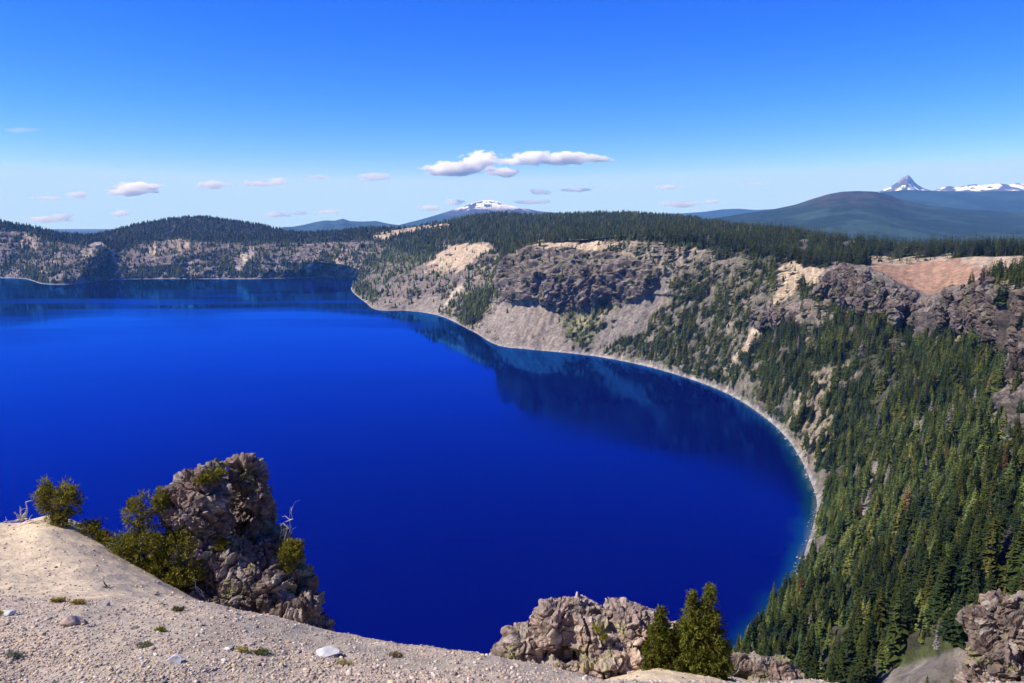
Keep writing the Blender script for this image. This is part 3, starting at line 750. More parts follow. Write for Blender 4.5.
def sandflank(V, N, c):
    x, y, d = proj(V)
    c = c*1.3
    m = sm(610, 640, x + 14*fbm(V/.5, 3, 551) + (y-650)*.5)*sm(610, 640, y)
    c = mixc(c, np.array([.50, .375, .275]), m)
    return mixc(c, np.array([.42, .33, .28]), (N[:, 2] > .55)*.35)
OC.append(outcrop('rock_outcrop', [
    (553,628,24.4,24,24,.8), (525,648,24.2,22,18,.7), (508,655,24.0,12,9,.5), (585,628,24.6,34,26,.9), (625,632,24.9,32,26,1.0), (600,665,24.0,56,26,1.2), (652,640,25.2,30,24,1.0),
    (545,672,23.6,36,20,1.0), (676,668,25.2,34,22,1.2), (640,690,24.,60,22,1.4), (575,612,24.8,22,14,.6)],
    'rounded brown breccia outcrop left of the twin topped conifer', colf=sandflank, seed=3.3, amp=.85))
OC.append(outcrop('rock_outcrop', [
    (742,664,26.8,13,11,.5), (758,668,26.6,14,11,.5), (778,672,26.4,15,12,.5), (793,682,26.4,12,12,.5), (760,690,26.4,46,20,.9), (728,675,26.6,14,10,.5)],
    'small jumble of pale broken rock right of the twin topped conifer', voxel=.035, seed=8.1, amp=.6))
OC.append(outcrop('rock_outcrop', [
    (1012,632,34,22,28,1.2), (1034,640,34,30,40,1.6), (985,655,33.4,18,26,1.1), (978,628,34,9,16,.6), (1003,606,34.4,12,14,.7), (996,690,33,34,40,1.6), (1060,690,33,60,70,2.2),
    (1100,640,34,50,50,2.), (1020,760,33,70,60,2.4), (1150,720,34,70,90,2.4), (1040,830,33,90,70,3)],
    'rugged brown rock buttress above the scree at the forest edge', voxel=.06, seed=5.2, amp=1.25))
# crags along the rim and cliffs in the crater wall, each a mass of upright ribs
def crag(line, step, label, voxel, K_, rd, seed, jit=4., wid=.75, dark=1.0):
    r_ = np.random.default_rng(seed); ln = np.array(line, float); bl_ = []
    x = ln[0, 0]
    while x <= ln[-1, 0]:
        y0, y1, D = (np.interp(x, ln[:, 0], ln[:, j]) for j in (1, 2, 3))
        y0 += r_.normal()*jit*.6; h = (y1-y0)/2; k = r_.uniform(.7, 1.25)
        bl_.append((x+r_.normal()*step*.2, y0+h*r_.uniform(.95, 1.15), D+r_.normal()*rd*.6, step*wid*k, h, rd*k))
        if r_.random() < .6: bl_.append((x+r_.normal()*step*.4, y0+h*1.35, D-rd*.6, step*wid*k*.8, h*.6, rd*.6))
        x += step
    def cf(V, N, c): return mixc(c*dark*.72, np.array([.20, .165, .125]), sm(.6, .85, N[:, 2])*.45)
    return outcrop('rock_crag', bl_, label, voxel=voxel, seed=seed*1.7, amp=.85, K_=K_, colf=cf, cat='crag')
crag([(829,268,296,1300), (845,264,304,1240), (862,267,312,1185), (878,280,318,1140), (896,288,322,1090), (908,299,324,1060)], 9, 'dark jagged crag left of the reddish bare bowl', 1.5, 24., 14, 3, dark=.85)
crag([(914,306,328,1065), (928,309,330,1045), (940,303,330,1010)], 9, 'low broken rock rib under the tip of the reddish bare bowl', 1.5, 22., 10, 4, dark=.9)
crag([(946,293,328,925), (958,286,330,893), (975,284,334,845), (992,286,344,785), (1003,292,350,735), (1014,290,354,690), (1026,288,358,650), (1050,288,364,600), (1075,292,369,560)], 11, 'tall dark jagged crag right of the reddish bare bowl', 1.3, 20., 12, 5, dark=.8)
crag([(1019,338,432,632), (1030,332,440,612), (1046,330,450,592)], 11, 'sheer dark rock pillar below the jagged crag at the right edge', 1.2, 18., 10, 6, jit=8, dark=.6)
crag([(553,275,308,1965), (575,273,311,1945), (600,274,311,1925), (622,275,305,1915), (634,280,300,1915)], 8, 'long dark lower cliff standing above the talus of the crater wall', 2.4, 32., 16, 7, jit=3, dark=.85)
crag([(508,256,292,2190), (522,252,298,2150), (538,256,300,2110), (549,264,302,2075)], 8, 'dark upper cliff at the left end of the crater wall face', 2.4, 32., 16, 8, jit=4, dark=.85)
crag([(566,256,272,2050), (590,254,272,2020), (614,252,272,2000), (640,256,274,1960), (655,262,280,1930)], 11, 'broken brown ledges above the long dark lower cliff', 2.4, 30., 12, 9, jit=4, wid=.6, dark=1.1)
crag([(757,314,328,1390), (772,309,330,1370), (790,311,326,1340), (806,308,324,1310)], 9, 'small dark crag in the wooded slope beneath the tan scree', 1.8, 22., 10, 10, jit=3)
crag([(480,262,284,2700), (490,259,282,2660), (500,264,286,2600)], 7, 'brown crag beside the wooded ravine on the headland', 2.8, 34., 14, 12, jit=3)
def near_bvh(o):
    me = o.data; n = len(me.vertices); V = np.zeros(n*3); me.vertices.foreach_get('co', V)
    return BVHTree.FromPolygons(V.reshape(-1, 3).tolist(), [tuple(p.vertices) for p in me.polygons])
BV = [bvh_g] + [near_bvh(o) for o in OC]
def hit(x, y):
    """first rock or ground along a line of sight, pulled to its surface"""
    d = Vector(ray(x, y)); d.normalize(); best = None
    for b in BV:
        h = b.ray_cast(Vector((0, 0, HC)), d)
        if h[0] is not None and (best is None or h[3] < best[1]): best = (h[0], h[3])
    return np.array(best[0]) if best else None

# ------------------------------------------------------------------ loose gravel and single stones
def stone_proto(seed, sub=1):
    v, f = ico(sub); r = np.random.default_rng(seed)
    for _ in range(7):
        n = r.normal(size=3); n /= np.linalg.norm(n); k = .5+.3*r.random()
        d = v@n; v = v - np.outer(np.maximum(d-k, 0), n)
    v = v*np.array([1, .8, .55]) * (1+.1*fbm(v*1.5+seed, 2, 7)[:, None])
    return v, f
protos = [stone_proto(s, 0 if s > 2 else 1) for s in range(6)]
cell = np.zeros(FG.shape[:2])
cell[:-1, :-1] = np.abs((fx[1:, :-1]-fx[:-1, :-1])*(fy[:-1, 1:]-fy[:-1, :-1]) - (fx[:-1, 1:]-fx[:-1, :-1])*(fy[1:, :-1]-fy[:-1, :-1]))
infg = (fx > -60) & (fx < 1080) & (fy < 740) & (FG[..., 1] > 6) & (VQ < 8)
lamg = cell*infg*np.where(bl > .5, .10, .46)*(1+.8*m1)
cg = RNG.poisson(np.clip(lamg, 0, 4)); ii = np.repeat(np.arange(cg.size), cg.ravel())
rr_, cc_ = ii//FG.shape[1], ii % FG.shape[1]; r2_ = np.minimum(rr_+1, FG.shape[0]-1); c2_ = np.minimum(cc_+1, FG.shape[1]-1)
fu, fv = RNG.random(len(ii))[:, None], RNG.random(len(ii))[:, None]
GP = FG[rr_, cc_]*(1-fu)*(1-fv)+FG[r2_, cc_]*fu*(1-fv)+FG[rr_, c2_]*(1-fu)*fv+FG[r2_, c2_]*fu*fv
GS = np.clip(.011*np.exp(RNG.normal(0, .55, len(ii))), .005, .05)*np.where(GP[:, 1] > 16, 1.3, 1)
GCOL = np.array([[.38, .31, .25], [.48, .41, .33], [.20, .17, .155], [.50, .39, .22], [.42, .30, .24], [.56, .52, .46]])[RNG.choice(6, len(ii), p=[.3, .25, .18, .08, .12, .07])]
GCOL = GCOL*(1+.15*RNG.normal(size=len(ii)))[:, None]
Vs, Fs, Cs = [], [], []; off = 0; wh = RNG.integers(0, 6, len(ii))
for w_, (v, f) in enumerate(protos):
    s_ = np.nonzero(wh == w_)[0]; n = len(s_); a = RNG.random(n)*6.28; ca, sa = np.cos(a)[:, None], np.sin(a)[:, None]
    sc = GS[s_][:, None]
    q = np.stack([(v[None, :, 0]*ca-v[None, :, 1]*sa)*sc, (v[None, :, 0]*sa+v[None, :, 1]*ca)*sc, v[None, :, 2]*sc*(.8+.5*RNG.random(n))[:, None]+.25*sc], -1)+GP[s_][:, None]
    Vs.append(q.reshape(-1, 3)); Fs.append((f[None]+(np.arange(n)*len(v))[:, None, None]).reshape(-1, 3)+off)
    Cs.append(np.repeat(GCOL[s_], len(v), 0)); off += n*len(v)
me = mesh_np('gravel', np.concatenate(Vs), np.concatenate(Fs), np.concatenate(Cs), [M_STONE])
tag(link('gravel', me), 'loose multicoloured gravel strewn over the rim slope', 'gravel', kind='stuff')
print('gravel', len(ii))
# boulders and rubble fallen to the water's edge
Vs, Fs, Cs = [], [], []; off = 0
sc_ = sh_line; dl = np.diff(G[:, 1], axis=0); sel_ = np.nonzero((T[:-1] > 17) & (T[:-1] < 39))[0]
wt = np.linalg.norm(dl[sel_], axis=1)*np.clip(1.0+1.6*fbm(G[sel_, 1]/60., 3, 431), .15, 3); wt /= wt.sum()
pick = RNG.choice(sel_, 2600, p=wt); tt_ = RNG.random(2600)[:, None]
bp_ = G[pick, 1] + dl[pick]*tt_; nrm = np.stack([-dl[pick, 1], dl[pick, 0]], 1); nrm /= np.linalg.norm(nrm, axis=1)[:, None]
outw = G[pick, 2, :2]-G[pick, 1, :2]; outw /= np.linalg.norm(outw, axis=1)[:, None]
offs = RNG.normal(1.5, 3.4, 2600); bp_[:, :2] += outw*offs[:, None]; bp_[:, 2] = np.clip(offs*.45, -.1, 4)
bs_ = np.clip(.55*np.exp(RNG.normal(0, .55, 2600)), .25, 2.6); wb = RNG.integers(0, 6, 2600)
for w_, (v, f) in enumerate(protos):
    s_ = np.nonzero(wb == w_)[0]; n = len(s_); a = RNG.random(n)*6.28; ca, sa = np.cos(a)[:, None], np.sin(a)[:, None]; sc = bs_[s_][:, None]
    q = np.stack([(v[None, :, 0]*ca-v[None, :, 1]*sa)*sc, (v[None, :, 0]*sa+v[None, :, 1]*ca)*sc, v[None, :, 2]*sc*1.4], -1)+bp_[s_][:, None]
    Vs.append(q.reshape(-1, 3)); Fs.append((f[None]+(np.arange(n)*len(v))[:, None, None]).reshape(-1, 3)+off)
    Cs.append(np.repeat(np.array([.30, .27, .24])*RNG.uniform(.5, 1.5, (n, 1)), len(v), 0)); off += n*len(v)
tag(link('rubble', mesh_np('rubble', np.concatenate(Vs), np.concatenate(Fs), np.concatenate(Cs), [M_CRAG])), 'grey boulders and rubble strewn along the lake shore', 'rubble', kind='stuff')
def stone(x, y, wpx, label, c, flat=.7, seed=0):
    p = hit(x, y); D = p[1]; v, f = stone_proto(seed+20, 3); s_ = wpx*D/F/2
    v = v*np.array([1, 1, flat/.55]); v = v*(1+.10*fbm(v*3+seed, 3, 3)[:, None])
    cc = np.array(c)*(1+.25*fbm(v*3, 3, seed+2))[:, None]
    me = mesh_np('stone', v*s_+np.array([0, 0, .25*s_]), f, cc, [M_STONE])
    tag(link('stone', me, loc=p), label, 'stone')
stone(72, 625, 24, 'pinkish brown angular stone, largest on the gravel at the left', (.40, .30, .26), .8, 11)
stone(83, 624, 10, 'dark lump touching the pinkish brown stone', (.17, .14, .14), .8, 2)  # small dark lump against the right side of the big stone
stone(176, 662, 18, 'bluish grey rounded stone low on the gravel slope', (.42, .42, .46), .7, 3)
stone(328, 655, 26, 'flat pale grey slab half sunk in the gravel', (.50, .50, .50), .3, 4)
stone(9, 615, 18, 'pale cream slab at the left edge of the gravel', (.58, .56, .52), .35, 5)
stone(107, 606, 10, 'small purplish grey stone on the line between sand and gravel', (.30, .27, .31), .7, 6)
stone(228, 650, 12, 'low white stone right of the bluish grey rounded one', (.55, .54, .52), .35, 7)
stone(134, 629, 9, 'small dark brown stone beside a yellow green tuft', (.18, .15, .13), .7, 8)
stone(118, 668, 8, 'small tan stone left of the bluish grey rounded one', (.50, .42, .32), .6, 9)

# ------------------------------------------------------------------ foliage up close
def tube(pts, rad, n=5):
    pts = np.array(pts, float); V = []; Fc = []
    for k, p in enumerate(pts):
        t_ = pts[min(k+1, len(pts)-1)]-pts[max(k-1, 0)]; t_ = t_/(np.linalg.norm(t_)+1e-9)
        u_ = np.cross(t_, [.3, .9, .2]); u_ /= np.linalg.norm(u_)+1e-9; w_ = np.cross(t_, u_)
        for j in range(n): V.append(p + rad[k]*(math.cos(6.283*j/n)*u_+math.sin(6.283*j/n)*w_))
    for k in range(len(pts)-1):
        for j in range(n): Fc.append((k*n+j, k*n+(j+1) % n, (k+1)*n+(j+1) % n, (k+1)*n+j))
    return np.array(V), np.array(Fc)
def wander(a, b, n, r, rs):
    t_ = np.linspace(0, 1, n)[:, None]; q = a*(1-t_)+b*t_
    L_ = np.linalg.norm(b-a); q[1:-1] += rs.normal(size=(n-2, 3))*L_*r
    return q
def join(parts):
    V, Fc = [], []; o = 0
    for v, f in parts: V.append(v); Fc.append(f+o); o += len(v)
    return np.concatenate(V), np.concatenate(Fc)
def tufts(P_, size, rs, col, dirs=None, k=6, up=.5):
    """sprays of narrow needles-like blades round each point"""
    n = len(P_); V = np.zeros((n, k, 3, 3)); Cc = np.zeros((n, k, 3, 3))
    d = rs.normal(size=(n, k, 3)); d[..., 2] += up
    if dirs is not None: d += dirs[:, None]*1.3
    d /= np.linalg.norm(d, axis=-1, keepdims=True)
    s_ = np.cross(d, rs.normal(size=(n, k, 3))); s_ /= np.linalg.norm(s_, axis=-1, keepdims=True)
    L_ = size*(.7+.6*rs.random((n, k, 1)))
    b = P_[:, None]+rs.normal(size=(n, k, 3))*size*.35
    V[:, :, 0] = b - s_*L_*.17; V[:, :, 1] = b + s_*L_*.17; V[:, :, 2] = b + d*L_
    c = col[:, None]*(.7+.6*rs.random((n, k, 1)))
    Cc[:] = c[:, :, None]
    V = V.reshape(-1, 3); return V, np.arange(len(V)).reshape(-1, 3), Cc.reshape(-1, 3)
def empty(name, loc):
    o = bpy.data.objects.new(name, None); C.objects.link(o); o.location = loc; o.empty_display_size = .3; return o
def pine_bush(base, lobes, label, cat='stunted pine', name='stunted_pine', seed=0, size=.10, density=1.6, c0=(.20, .19, .030)):
    rs = np.random.default_rng(seed); bx_, by_, bD = base
    b = hit(bx_, by_); b = b if b is not None else at(bx_, by_, bD)
    if abs(b[1]-bD) > 3: b = at(bx_, by_, bD)
    root = empty(name, b); tag(root, label, cat)
    parts = []; P_, Cc, Dr = [], [], []
    for (x, y, D, rx, ry) in lobes:
        c = at(x, y, D)-b; s_ = np.array([rx*D/F, (rx+ry)*.5*D/F, ry*D/F])
        w = wander(np.zeros(3)-np.array([0, 0, .1]), c, 7, .045, rs); parts.append(tube(w, np.linspace(.07, .03, 7)*(.5+rx/40)))
        m = int(15*density*(s_[0]*s_[2])/(size**2)*1.1); q = rs.normal(size=(m, 3)); q /= np.linalg.norm(q, axis=1)[:, None]
        rad = rs.random(m)**.45; lump = 1+.55*fbm(q*2.2+seed+x, 3, 61)
        pts = q*rad[:, None]*lump[:, None]
        keep = fbm((pts*s_)/.28+seed+x, 2, 62) > -.22
        pts, q = pts[keep], q[keep]; P_.append(c+pts*s_); Dr.append(q)
        cc = np.array(c0)*(1+.35*fbm((pts*s_)/.4+x, 2, 63)[:, None]+.2*rs.normal(size=(len(pts), 1)))
        yel = (rs.random(len(pts)) < .12)[:, None]; cc = np.where(yel, np.array([.15, .10, .035]), cc); Cc.append(cc)
        for k in range(6):
            e = c + pts[rs.integers(len(pts))]*s_*1.05; parts.append(tube(wander(w[-2], e, 5, .06, rs), np.linspace(.022, .007, 5)))
    v, f, cc = tufts(np.concatenate(P_), size, rs, np.concatenate(Cc).clip(.01, 1), np.concatenate(Dr))
    link('crown', mesh_np('crown', v, f, cc, [M_LEAF]), root)
    v, f = join(parts); link('trunk', mesh_np('trunk', v, f, np.tile([.13, .105, .085], (len(v), 1)), [M_BARK], smooth=True), root)
    return root
pine_bush((60,527,25.5), [(46,497,25.5,9,17), (67,499,25.5,12,18), (60,520,25.4,17,11), (45,487,25.5,5,8)], 'two lobed stunted pine on the sand crest beside the bleached deadwood', seed=1)
pine_bush((92,533,25.2), [(92,527,25.2,12,9), (103,537,25,9,7)], 'low sprawling pine clump between the two lobed pine and the wide pine thicket', seed=2)
pine_bush((158,588,24.0), [(142,512,24.6,18,20), (128,545,24.2,20,15), (150,548,24.2,24,22), (162,575,24.0,22,20), (118,563,24,11,9), (118,580,23.8,8,5), (180,545,24.4,22,17), (192,522,24.8,12,11), (162,500,24.8,9,14), (140,572,23.9,20,14), (185,575,24.0,20,18)],
          'wide wind bent pine thicket leaning on the tall outcrop', seed=3, density=1.35)
pine_bush((210,476,25.6), [(214,473,25.3,12,5), (203,480,25.0,9,5)], 'small green pine mat on top of the tall outcrop', seed=4)
pine_bush((292,566,25.5), [(290,552,25.2,13,12), (296,545,25.3,8,6), (285,572,25,9,8)], 'dense round pine shrub clinging to the right flank of the tall outcrop', seed=5)
pine_bush((222,548,25.0), [(222,545,24.6,7,7)], 'sparse green shrub in the dark cleft of the tall outcrop', cat='shrub', name='shrub', seed=6, size=.06)
pine_bush((598,632,23.6), [(598,627,23.5,5,7), (604,636,23.4,4,4)], 'tiny green shrub growing on the rounded brown outcrop', cat='shrub', name='shrub', seed=7, size=.05)
pine_bush((548,664,20.), [(270,580,24.3,5,3)], 'little olive shrub among the rubble of the tall outcrop', cat='shrub', name='shrub', seed=8, size=.05) if False else None

def near_conifer(x, ytop, ybase, D, half, label, seed):
    rs = np.random.default_rng(seed); b = at(x, ybase, D); H = (ybase-ytop)*D/F*1.0; R = half*D/F
    root = empty('conifer_tree', b); tag(root, label, 'conifer')
    P_, Dr, Cc, parts = [], [], [], []
    v, f = trunk_mesh(.028); parts.append((v*H, f))
    nw = 21
    for w in range(nw):
        h = .04+.95*((w+.3*rs.random())/nw)**.95; n = int(34*(1-h)+8)
        for k in range(n):
            a = rs.random()*6.283; r = R*((1-h)**.95*(.62+.62*rs.random()**.8)+.015)
            L_ = int(max(3, r/.045)); t_ = np.linspace(.25, 1, L_)[:, None]
            e = np.array([math.cos(a)*r, math.sin(a)*r, -.30*r+.16*r*rs.random()])
            q = np.array([0, 0, h*H])+e*t_ + np.array([0, 0, .12*r])*(t_**2) + rs.normal(size=(L_, 3))*.02*(1+t_)
            P_.append(q); Dr.append(np.tile(e/np.linalg.norm(e)+[0, 0, .15], (L_, 1)))
            c = np.array([.13, .138, .024])*(.7+.6*rs.random()); c = np.array([.13, .085, .03]) if rs.random() < .04 else c
            Cc.append(np.tile(c, (L_, 1)))
            if h < .5 and rs.random() < .3: parts.append(tube(np.array([[0, 0, h*H], np.array([0, 0, h*H])+e*.8]), [.012, .004], 4))
    P_ = np.concatenate(P_); keep = fbm(P_/.22+seed, 2, 64) > -.2
    v, f, cc = tufts(P_[keep], .10, rs, np.concatenate(Cc)[keep], np.concatenate(Dr)[keep], k=7, up=.2)
    link('crown', mesh_np('crown', v, f, cc, [M_LEAF]), root)
    v, f = join(parts); link('trunk', mesh_np('trunk', v, f, np.tile([.17, .145, .13], (len(v), 1)), [M_BARK], smooth=True), root)
near_conifer(690, 577, 670, 23.4, 29, 'green conifer leaning into its taller twin beside the rounded outcrop', 21)
near_conifer(706, 567, 679, 23.4, 31, 'full green conifer on the right of the joined pair beside the rounded outcrop', 22)
near_conifer(659, 597, 664, 23.4, 20, 'small bushy conifer between the rounded outcrop and the joined pair', 23)

def deadwood(name, base, tips, label, seed, r0=.05, cat='deadwood', c=(.42, .38, .34)):
    rs = np.random.default_rng(seed); b = hit(*base[:2]); b = b if b is not None and abs(b[1]-base[2]) < 4 else at(*base)
    parts = []
    for (x, y, D) in tips:
        e = at(x, y, D)
        if cat == 'stick':
            e = hit(x, y); e = b + (e-b)*min(1, .55/(np.linalg.norm(e-b)+1e-6)) + np.array([0, 0, .02])
        w = wander(b, e, 8, .05, rs); parts.append(tube(w, np.linspace(r0, .009, 8)))
        for k in range(4):
            j = rs.integers(2, 7); L_ = np.linalg.norm(e-b)*.32; parts.append(tube(wander(w[j], w[j]+rs.normal(size=3)*L_*[.6, .4, .6]+[0, 0, .1*L_], 4, .08, rs), [.014, .01, .007, .004]))
    v, f = join(parts); v = v-b
    tag(link(name, mesh_np(name, v, f, np.tile(c, (len(v), 1)), [M_DEAD], smooth=True), loc=b), label, cat)
deadwood('dead_tree', (22,520,25.3), [(14,512,25.2), (20,506,25.3), (30,497,25.3), (27,509,25.1), (0,523,25.), (34,520,25.0), (12,521,25.0)], 'bleached gnarled deadwood on the sand crest at the far left', 31, .045)
deadwood('dead_tree', (283,540,25.3), [(291,509,25.2), (287,524,25.3), (280,523,25.3)], 'thin bare grey snag standing on the right flank of the tall outcrop', 32, .022)
deadwood('dead_tree', (206,600,24.), [(196,588,23.8), (192,580,23.6), (213,606,23.2)], 'pale dead branches lying at the foot of the tall outcrop', 33, .02)
deadwood('stick', (148,606,20.), [(158,598,21.)], 'short dark stick on the sand, nearest to the gravel', 34, .014, 'stick', (.10, .08, .07))
deadwood('stick', (155,596,21.5), [(164,593,22.)], 'dark forked twig on the sand below the pine thicket', 35, .012, 'stick', (.12, .09, .08))
deadwood('stick', (102,588,20.5), [(111,586,20.5)], 'thin twig lying alone on the bare sand', 36, .009, 'stick', (.10, .08, .07))
deadwood('stick', (140,598,20.5), [(146,592,21.)], 'small dark twig left of the forked one', 37, .01, 'stick', (.10, .08, .07))

def herb(x, y, wpx, label, c, flower=None, seed=0, cat='plant', name='herb_tuft'):
    rs = np.random.default_rng(seed); p = hit(x, y); r = wpx*p[1]/F/2
    n = int(40+r*400); q = rs.normal(size=(n, 3))*np.array([.45, .45, 0])*r; q[:, 2] = .01+.25*r*rs.random(n)
    for k in range(n):
        h = bvh_g.ray_cast(Vector((p[0]+q[k, 0], p[1]+q[k, 1], HC+20)), Vector((0, 0, -1)))
        if h[0] is not None: q[k, 2] += h[0].z-p[2]
    cc = np.tile(c, (n, 1))
    root = empty(name, p); tag(root, label, cat)
    v, f, c2 = tufts(q, .04, rs, cc, k=5, up=1.6); link('leaves', mesh_np('leaves', v, f, c2, [M_LEAF]), root)
    if flower is not None:
        m = n//2; v, f, c2 = tufts(q[:m]+[0, 0, .03], .022, rs, np.tile(flower, (m, 1)), k=5, up=.6); link('flowers', mesh_np('flowers', v, f, c2, [M_LEAF]), root)
Y = (.62, .42, .05)
herb(58, 602, 16, 'yellow flowering tuft on the line between sand and gravel, left one', (.2, .18, .06), Y, 41)
herb(79, 604, 18, 'yellow flowering tuft just right of the other yellow one', (.22, .19, .06), Y, 42)
herb(161, 631, 10, 'bright yellow green tuft in the middle of the gravel', (.20, .20, .04), (.4, .36, .05), 43)
herb(178, 611, 14, 'dull olive tuft at the foot of the sand below the tall outcrop', (.12, .12, .05), None, 44)
herb(145, 647, 14, 'grey green tuft above the bluish grey rounded stone', (.16, .17, .10), None, 45)
herb(242, 652, 14, 'yellowish herb patch right of the low white stone', (.28, .24, .08), (.5, .38, .1), 46)
herb(262, 655, 22, 'green low herb mat left of the flat pale slab', (.14, .16, .07), None, 47)
herb(14, 657, 16, 'pale sage green tuft low at the left edge', (.24, .26, .18), None, 48)
herb(2, 615, 8, 'yellow flower clump beside the cream slab', (.25, .2, .06), Y, 49)
herb(395, 657, 16, 'ochre herb tuft on the gravel crest below the lake', (.26, .21, .10), None, 50)
herb(345, 665, 12, 'small straw coloured tuft under the flat pale slab', (.30, .25, .12), None, 51)

# ------------------------------------------------------------------ the trees that show largest stand one by one, the rest as one forest
cands = [k for k in ORDER if -5 < tpx[k] < 1029 and tpy[k] < 760 and tpd[k] > 60][:900]
bt = BVHTree.FromPolygons(P.reshape(-1, 3).tolist(), [tuple(f) for f in grid_faces(NR, NC).tolist()])
org = Vector((0, 0, HC))
for k in cands:
    ok = 0
    for hf in (.85, .5):
        q = Vector(TP[k]+[0, 0, TH[k]*hf]); d = q-org; L_ = d.length; d.normalize(); blocked = False
        for b in BV+[bt]:
            if b.ray_cast(org, d, L_-1)[0] is not None: blocked = True; break
        x_, y_, _ = proj(np.array(q))
        if not blocked and -2 < x_ < 1026 and y_ < 684: ok += 1
    if ok: BIG.append(k)
    if len(BIG) >= 297: break
BIG = np.array(BIG); print('individual trees', len(BIG), 'smallest', HP[BIG].min())
rs = np.random.default_rng(5)
bigp = []
for w_, l_, t_, wh_ in ((.185, .05, .85, 24), (.16, .10, .8, 22), (.21, .03, .95, 24), (.145, .12, .7, 26), (.19, .04, 1.0, 22), (.17, .06, .75, 24)):
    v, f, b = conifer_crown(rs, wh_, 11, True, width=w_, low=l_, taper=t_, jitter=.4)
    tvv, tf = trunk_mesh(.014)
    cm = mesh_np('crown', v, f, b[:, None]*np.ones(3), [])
    tm = mesh_np('trunk', tvv, tf, np.tile([.16, .13, .11], (len(tvv), 1)), [M_BARK], smooth=True)
    bigp.append((cm, tm))
CLS = ['olive green', 'deep green', 'yellow green', 'blackish green', 'light yellow green', 'rust brown dying', 'bare grey']  # one colour name for each needle tint
crowns = {}
for j, tc_ in enumerate(TINTS):
    m = leaf_mat('needles_'+CLS[j].replace(' ', '_'), tuple(tc_), rnd=.35)
    for q, (cm, tm) in enumerate(bigp):
        c2 = cm.copy(); c2.materials.clear(); c2.materials.append(m); crowns[(j, q)] = c2
shore_far = {}
slots = 0
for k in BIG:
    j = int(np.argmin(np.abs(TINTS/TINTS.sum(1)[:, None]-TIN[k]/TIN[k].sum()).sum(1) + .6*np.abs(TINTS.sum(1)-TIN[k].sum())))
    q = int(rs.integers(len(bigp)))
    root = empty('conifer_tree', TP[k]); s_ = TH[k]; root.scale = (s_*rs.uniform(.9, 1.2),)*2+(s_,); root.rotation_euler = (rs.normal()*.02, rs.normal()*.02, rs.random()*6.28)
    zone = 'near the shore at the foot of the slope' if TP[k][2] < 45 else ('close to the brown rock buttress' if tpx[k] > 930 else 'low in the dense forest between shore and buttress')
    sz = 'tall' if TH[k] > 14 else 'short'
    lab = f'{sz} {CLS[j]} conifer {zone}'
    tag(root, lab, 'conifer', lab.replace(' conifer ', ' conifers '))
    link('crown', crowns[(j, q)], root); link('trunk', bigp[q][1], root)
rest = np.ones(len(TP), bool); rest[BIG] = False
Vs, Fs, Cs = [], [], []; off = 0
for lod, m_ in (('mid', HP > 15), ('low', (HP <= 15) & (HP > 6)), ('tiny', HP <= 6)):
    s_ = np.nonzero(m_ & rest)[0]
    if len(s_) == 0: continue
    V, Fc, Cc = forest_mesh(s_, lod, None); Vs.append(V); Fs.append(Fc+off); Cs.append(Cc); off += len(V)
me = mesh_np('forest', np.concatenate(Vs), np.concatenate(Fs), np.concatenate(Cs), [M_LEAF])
tag(link('forest', me), 'dark conifer forest covering the slopes and the plateau', 'forest', kind='stuff')
print('forest tris', len(me.polygons))

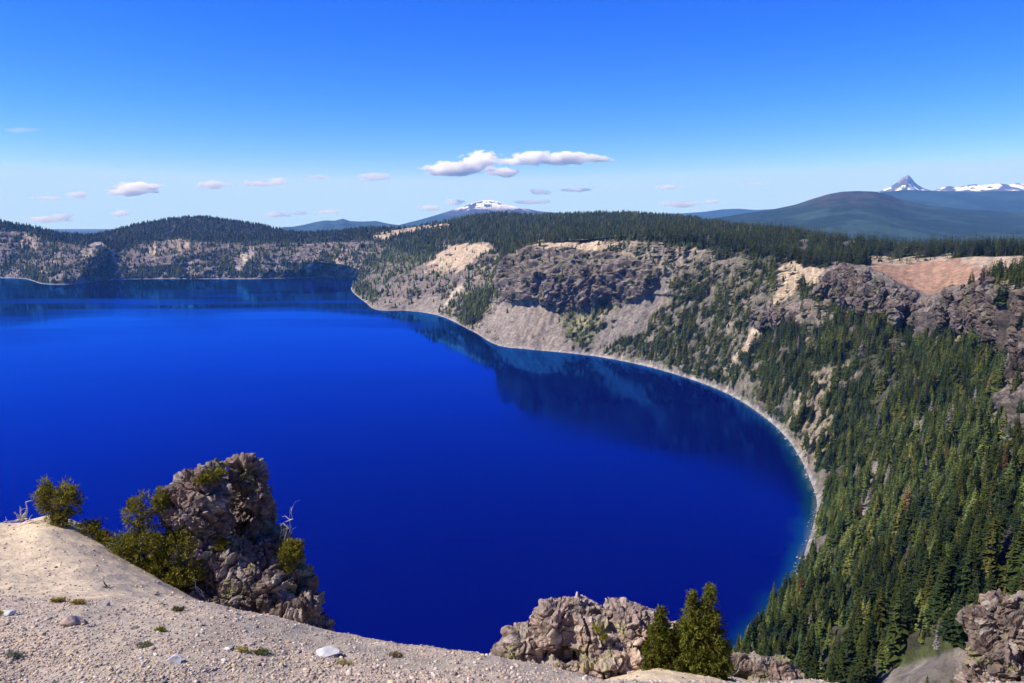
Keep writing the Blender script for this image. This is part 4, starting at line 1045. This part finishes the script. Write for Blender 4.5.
# ------------------------------------------------------------------ clouds far beyond the mountains
def cloud(parts, label, soft=.2, D=33500., dens=.006, thick=1.0, ns=9., thr=.38):
    xs = [p[0]-p[2] for p in parts]+[p[0]+p[2] for p in parts]; ys = [p[1]-p[3] for p in parts]+[p[1]+p[3] for p in parts]
    ctr = at((min(xs)+max(xs))/2, (min(ys)+max(ys))/2, D)
    Vs, Fs = [], []; off = 0
    m, t, N, L = nodes('cloud_vapour')
    out = N('ShaderNodeOutputMaterial'); vs = N('ShaderNodeVolumePrincipled'); tc = N('ShaderNodeTexCoord')
    vs.inputs['Color'].default_value = (1, 1, 1, 1); vs.inputs['Anisotropy'].default_value = 0.0
    prev = None
    nz = N('ShaderNodeTexNoise'); nz.inputs['Scale'].default_value = ns/2900.; nz.inputs['Detail'].default_value = 5; nz.inputs['Roughness'].default_value = .6
    mp = N('ShaderNodeMapping'); mp.inputs['Scale'].default_value = (.7, .5, 1.5); L(tc.outputs['Object'], mp.inputs[0]); L(mp.outputs[0], nz.inputs['Vector'])
    for (x, y, rx, ry) in parts:
        c = at(x, y, D)-ctr; s_ = np.array([rx*D/F, max(rx*.6, ry)*D/F, ry*D/F])
        Vs.append(IV*s_*1.02+c); Fs.append(IF+off); off += len(IV)
        sub = N('ShaderNodeVectorMath'); sub.operation = 'SUBTRACT'; L(tc.outputs['Object'], sub.inputs[0]); sub.inputs[1].default_value = tuple(c)
        dv = N('ShaderNodeVectorMath'); dv.operation = 'DIVIDE'; L(sub.outputs[0], dv.inputs[0]); dv.inputs[1].default_value = tuple(s_)
        ln = N('ShaderNodeVectorMath'); ln.operation = 'LENGTH'; L(dv.outputs[0], ln.inputs[0])
        fa = N('ShaderNodeMapRange'); fa.inputs[1].default_value = 1.; fa.inputs[2].default_value = .15; fa.inputs[3].default_value = 0; fa.inputs[4].default_value = .62
        L(ln.outputs['Value'], fa.inputs[0])
        if prev is None: prev = fa.outputs[0]
        else:
            mxn = N('ShaderNodeMath'); mxn.operation = 'MAXIMUM'; L(prev, mxn.inputs[0]); L(fa.outputs[0], mxn.inputs[1]); prev = mxn.outputs[0]
    sumn = N('ShaderNodeMath'); sumn.operation = 'MULTIPLY_ADD'; L(nz.outputs[0], sumn.inputs[0]); sumn.inputs[1].default_value = 1.1; L(prev, sumn.inputs[2])
    gate = N('ShaderNodeMath'); gate.operation = 'MULTIPLY'
    g1_ = N('ShaderNodeMapRange'); g1_.inputs[1].default_value = thr+.36; g1_.inputs[2].default_value = thr+.36+soft; g1_.inputs[3].default_value = 0; g1_.inputs[4].default_value = dens*1.3
    L(sumn.outputs[0], g1_.inputs[0])
    g2_ = N('ShaderNodeMapRange'); g2_.inputs[1].default_value = 0; g2_.inputs[2].default_value = .12; L(prev, g2_.inputs[0])
    L(g1_.outputs[0], gate.inputs[0]); L(g2_.outputs[0], gate.inputs[1]); L(gate.outputs[0], vs.inputs['Density'])
    L(vs.outputs[0], out.inputs['Volume'])
    me = mesh_np('cloud', np.concatenate(Vs), np.concatenate(Fs), mats=[m])
    tag(link('cloud', me, loc=ctr), label, 'cloud')
cloud([(447,170,34,9), (482,160,28,11), (466,167,40,9), (503,172,22,7)], 'large puffy white cloud left of centre above the snow capped mountain', dens=.008)
cloud([(514,162,16,6), (535,158,32,9), (568,158,36,9), (598,159,20,5)], 'long flat white cloud joining the right side of the large puffy one', dens=.007)
cloud([(137,188,32,8), (126,192,26,5)], 'bright oval cloud above the left skyline', dens=.007)
cloud([(78,195,17,5), (45,198,20,2.5)], 'small faint cloud left of the bright oval one', dens=.004, soft=.42)
cloud([(48,219,34,4.5), (62,216,16,4)], 'low thin cloud streak nearest the left skyline', dens=.004, soft=.42)
cloud([(121,213,15,4.5)], 'small isolated puff under the bright oval cloud', dens=.005, soft=.42)
cloud([(213,185,24,5.5), (246,182,7,3), (278,181,15,5), (262,184,30,3)], 'row of little joined white puffs right of the bright oval cloud', dens=.005, soft=.42)
cloud([(374,177,24,6), (318,177,16,3)], 'thin streaky cloud left of the large puffy one', dens=.003, soft=.42)
cloud([(276,215,22,4), (300,213,16,3), (330,212,20,2.5)], 'faint low streak over the small blue ridge', dens=.0035, soft=.42)
cloud([(428,208,18,4.5), (454,202,14,5)], 'hazy puff resting beside the left shoulder of the snow capped mountain', dens=.004, soft=.42)
cloud([(541,192,16,4.5), (575,190,24,2.5)], 'small white lens shaped cloud right of the snow capped mountain', dens=.005, soft=.42)
cloud([(530,202,28,3)], 'faint veil just above the right shoulder of the snow capped mountain', dens=.003, soft=.42)
cloud([(668,187,18,3.5)], 'tiny faint cloud left of the cone hill', dens=.004, soft=.42)
cloud([(680,204,28,4.5), (712,202,14,3)], 'soft low cloud above the faint pale ridge', dens=.004, soft=.42)
cloud([(756,184,18,2)], 'barely visible wisp higher than the cone hill', dens=.002, soft=.42)
cloud([(20,130,26,3.5)], 'high faint wisp at the left edge of the sky', dens=.0006, soft=.42)

# ------------------------------------------------------------------ the air
hv = np.array([(x, y, z) for x in (-33000, 33000) for y in (-2500, 30500) for z in (-42., 1750.)])
hf = np.array([(0, 1, 3, 2), (4, 6, 7, 5), (0, 4, 5, 1), (2, 3, 7, 6), (0, 2, 6, 4), (1, 5, 7, 3)])
m, t, N, L = nodes('thin_air')
out = N('ShaderNodeOutputMaterial'); pv = N('ShaderNodeVolumePrincipled'); pv.inputs['Color'].default_value = (.14, .40, 1., 1); pv.inputs['Absorption Color'].default_value = (1, 1, 1, 1); pv.inputs['Density'].default_value = HAZE; pv.inputs['Anisotropy'].default_value = .0
L(pv.outputs[0], out.inputs['Volume'])
tag(link('haze', mesh_np('haze', hv, hf, mats=[m])), 'thin blue summer haze over the whole landscape', 'haze', kind='stuff')
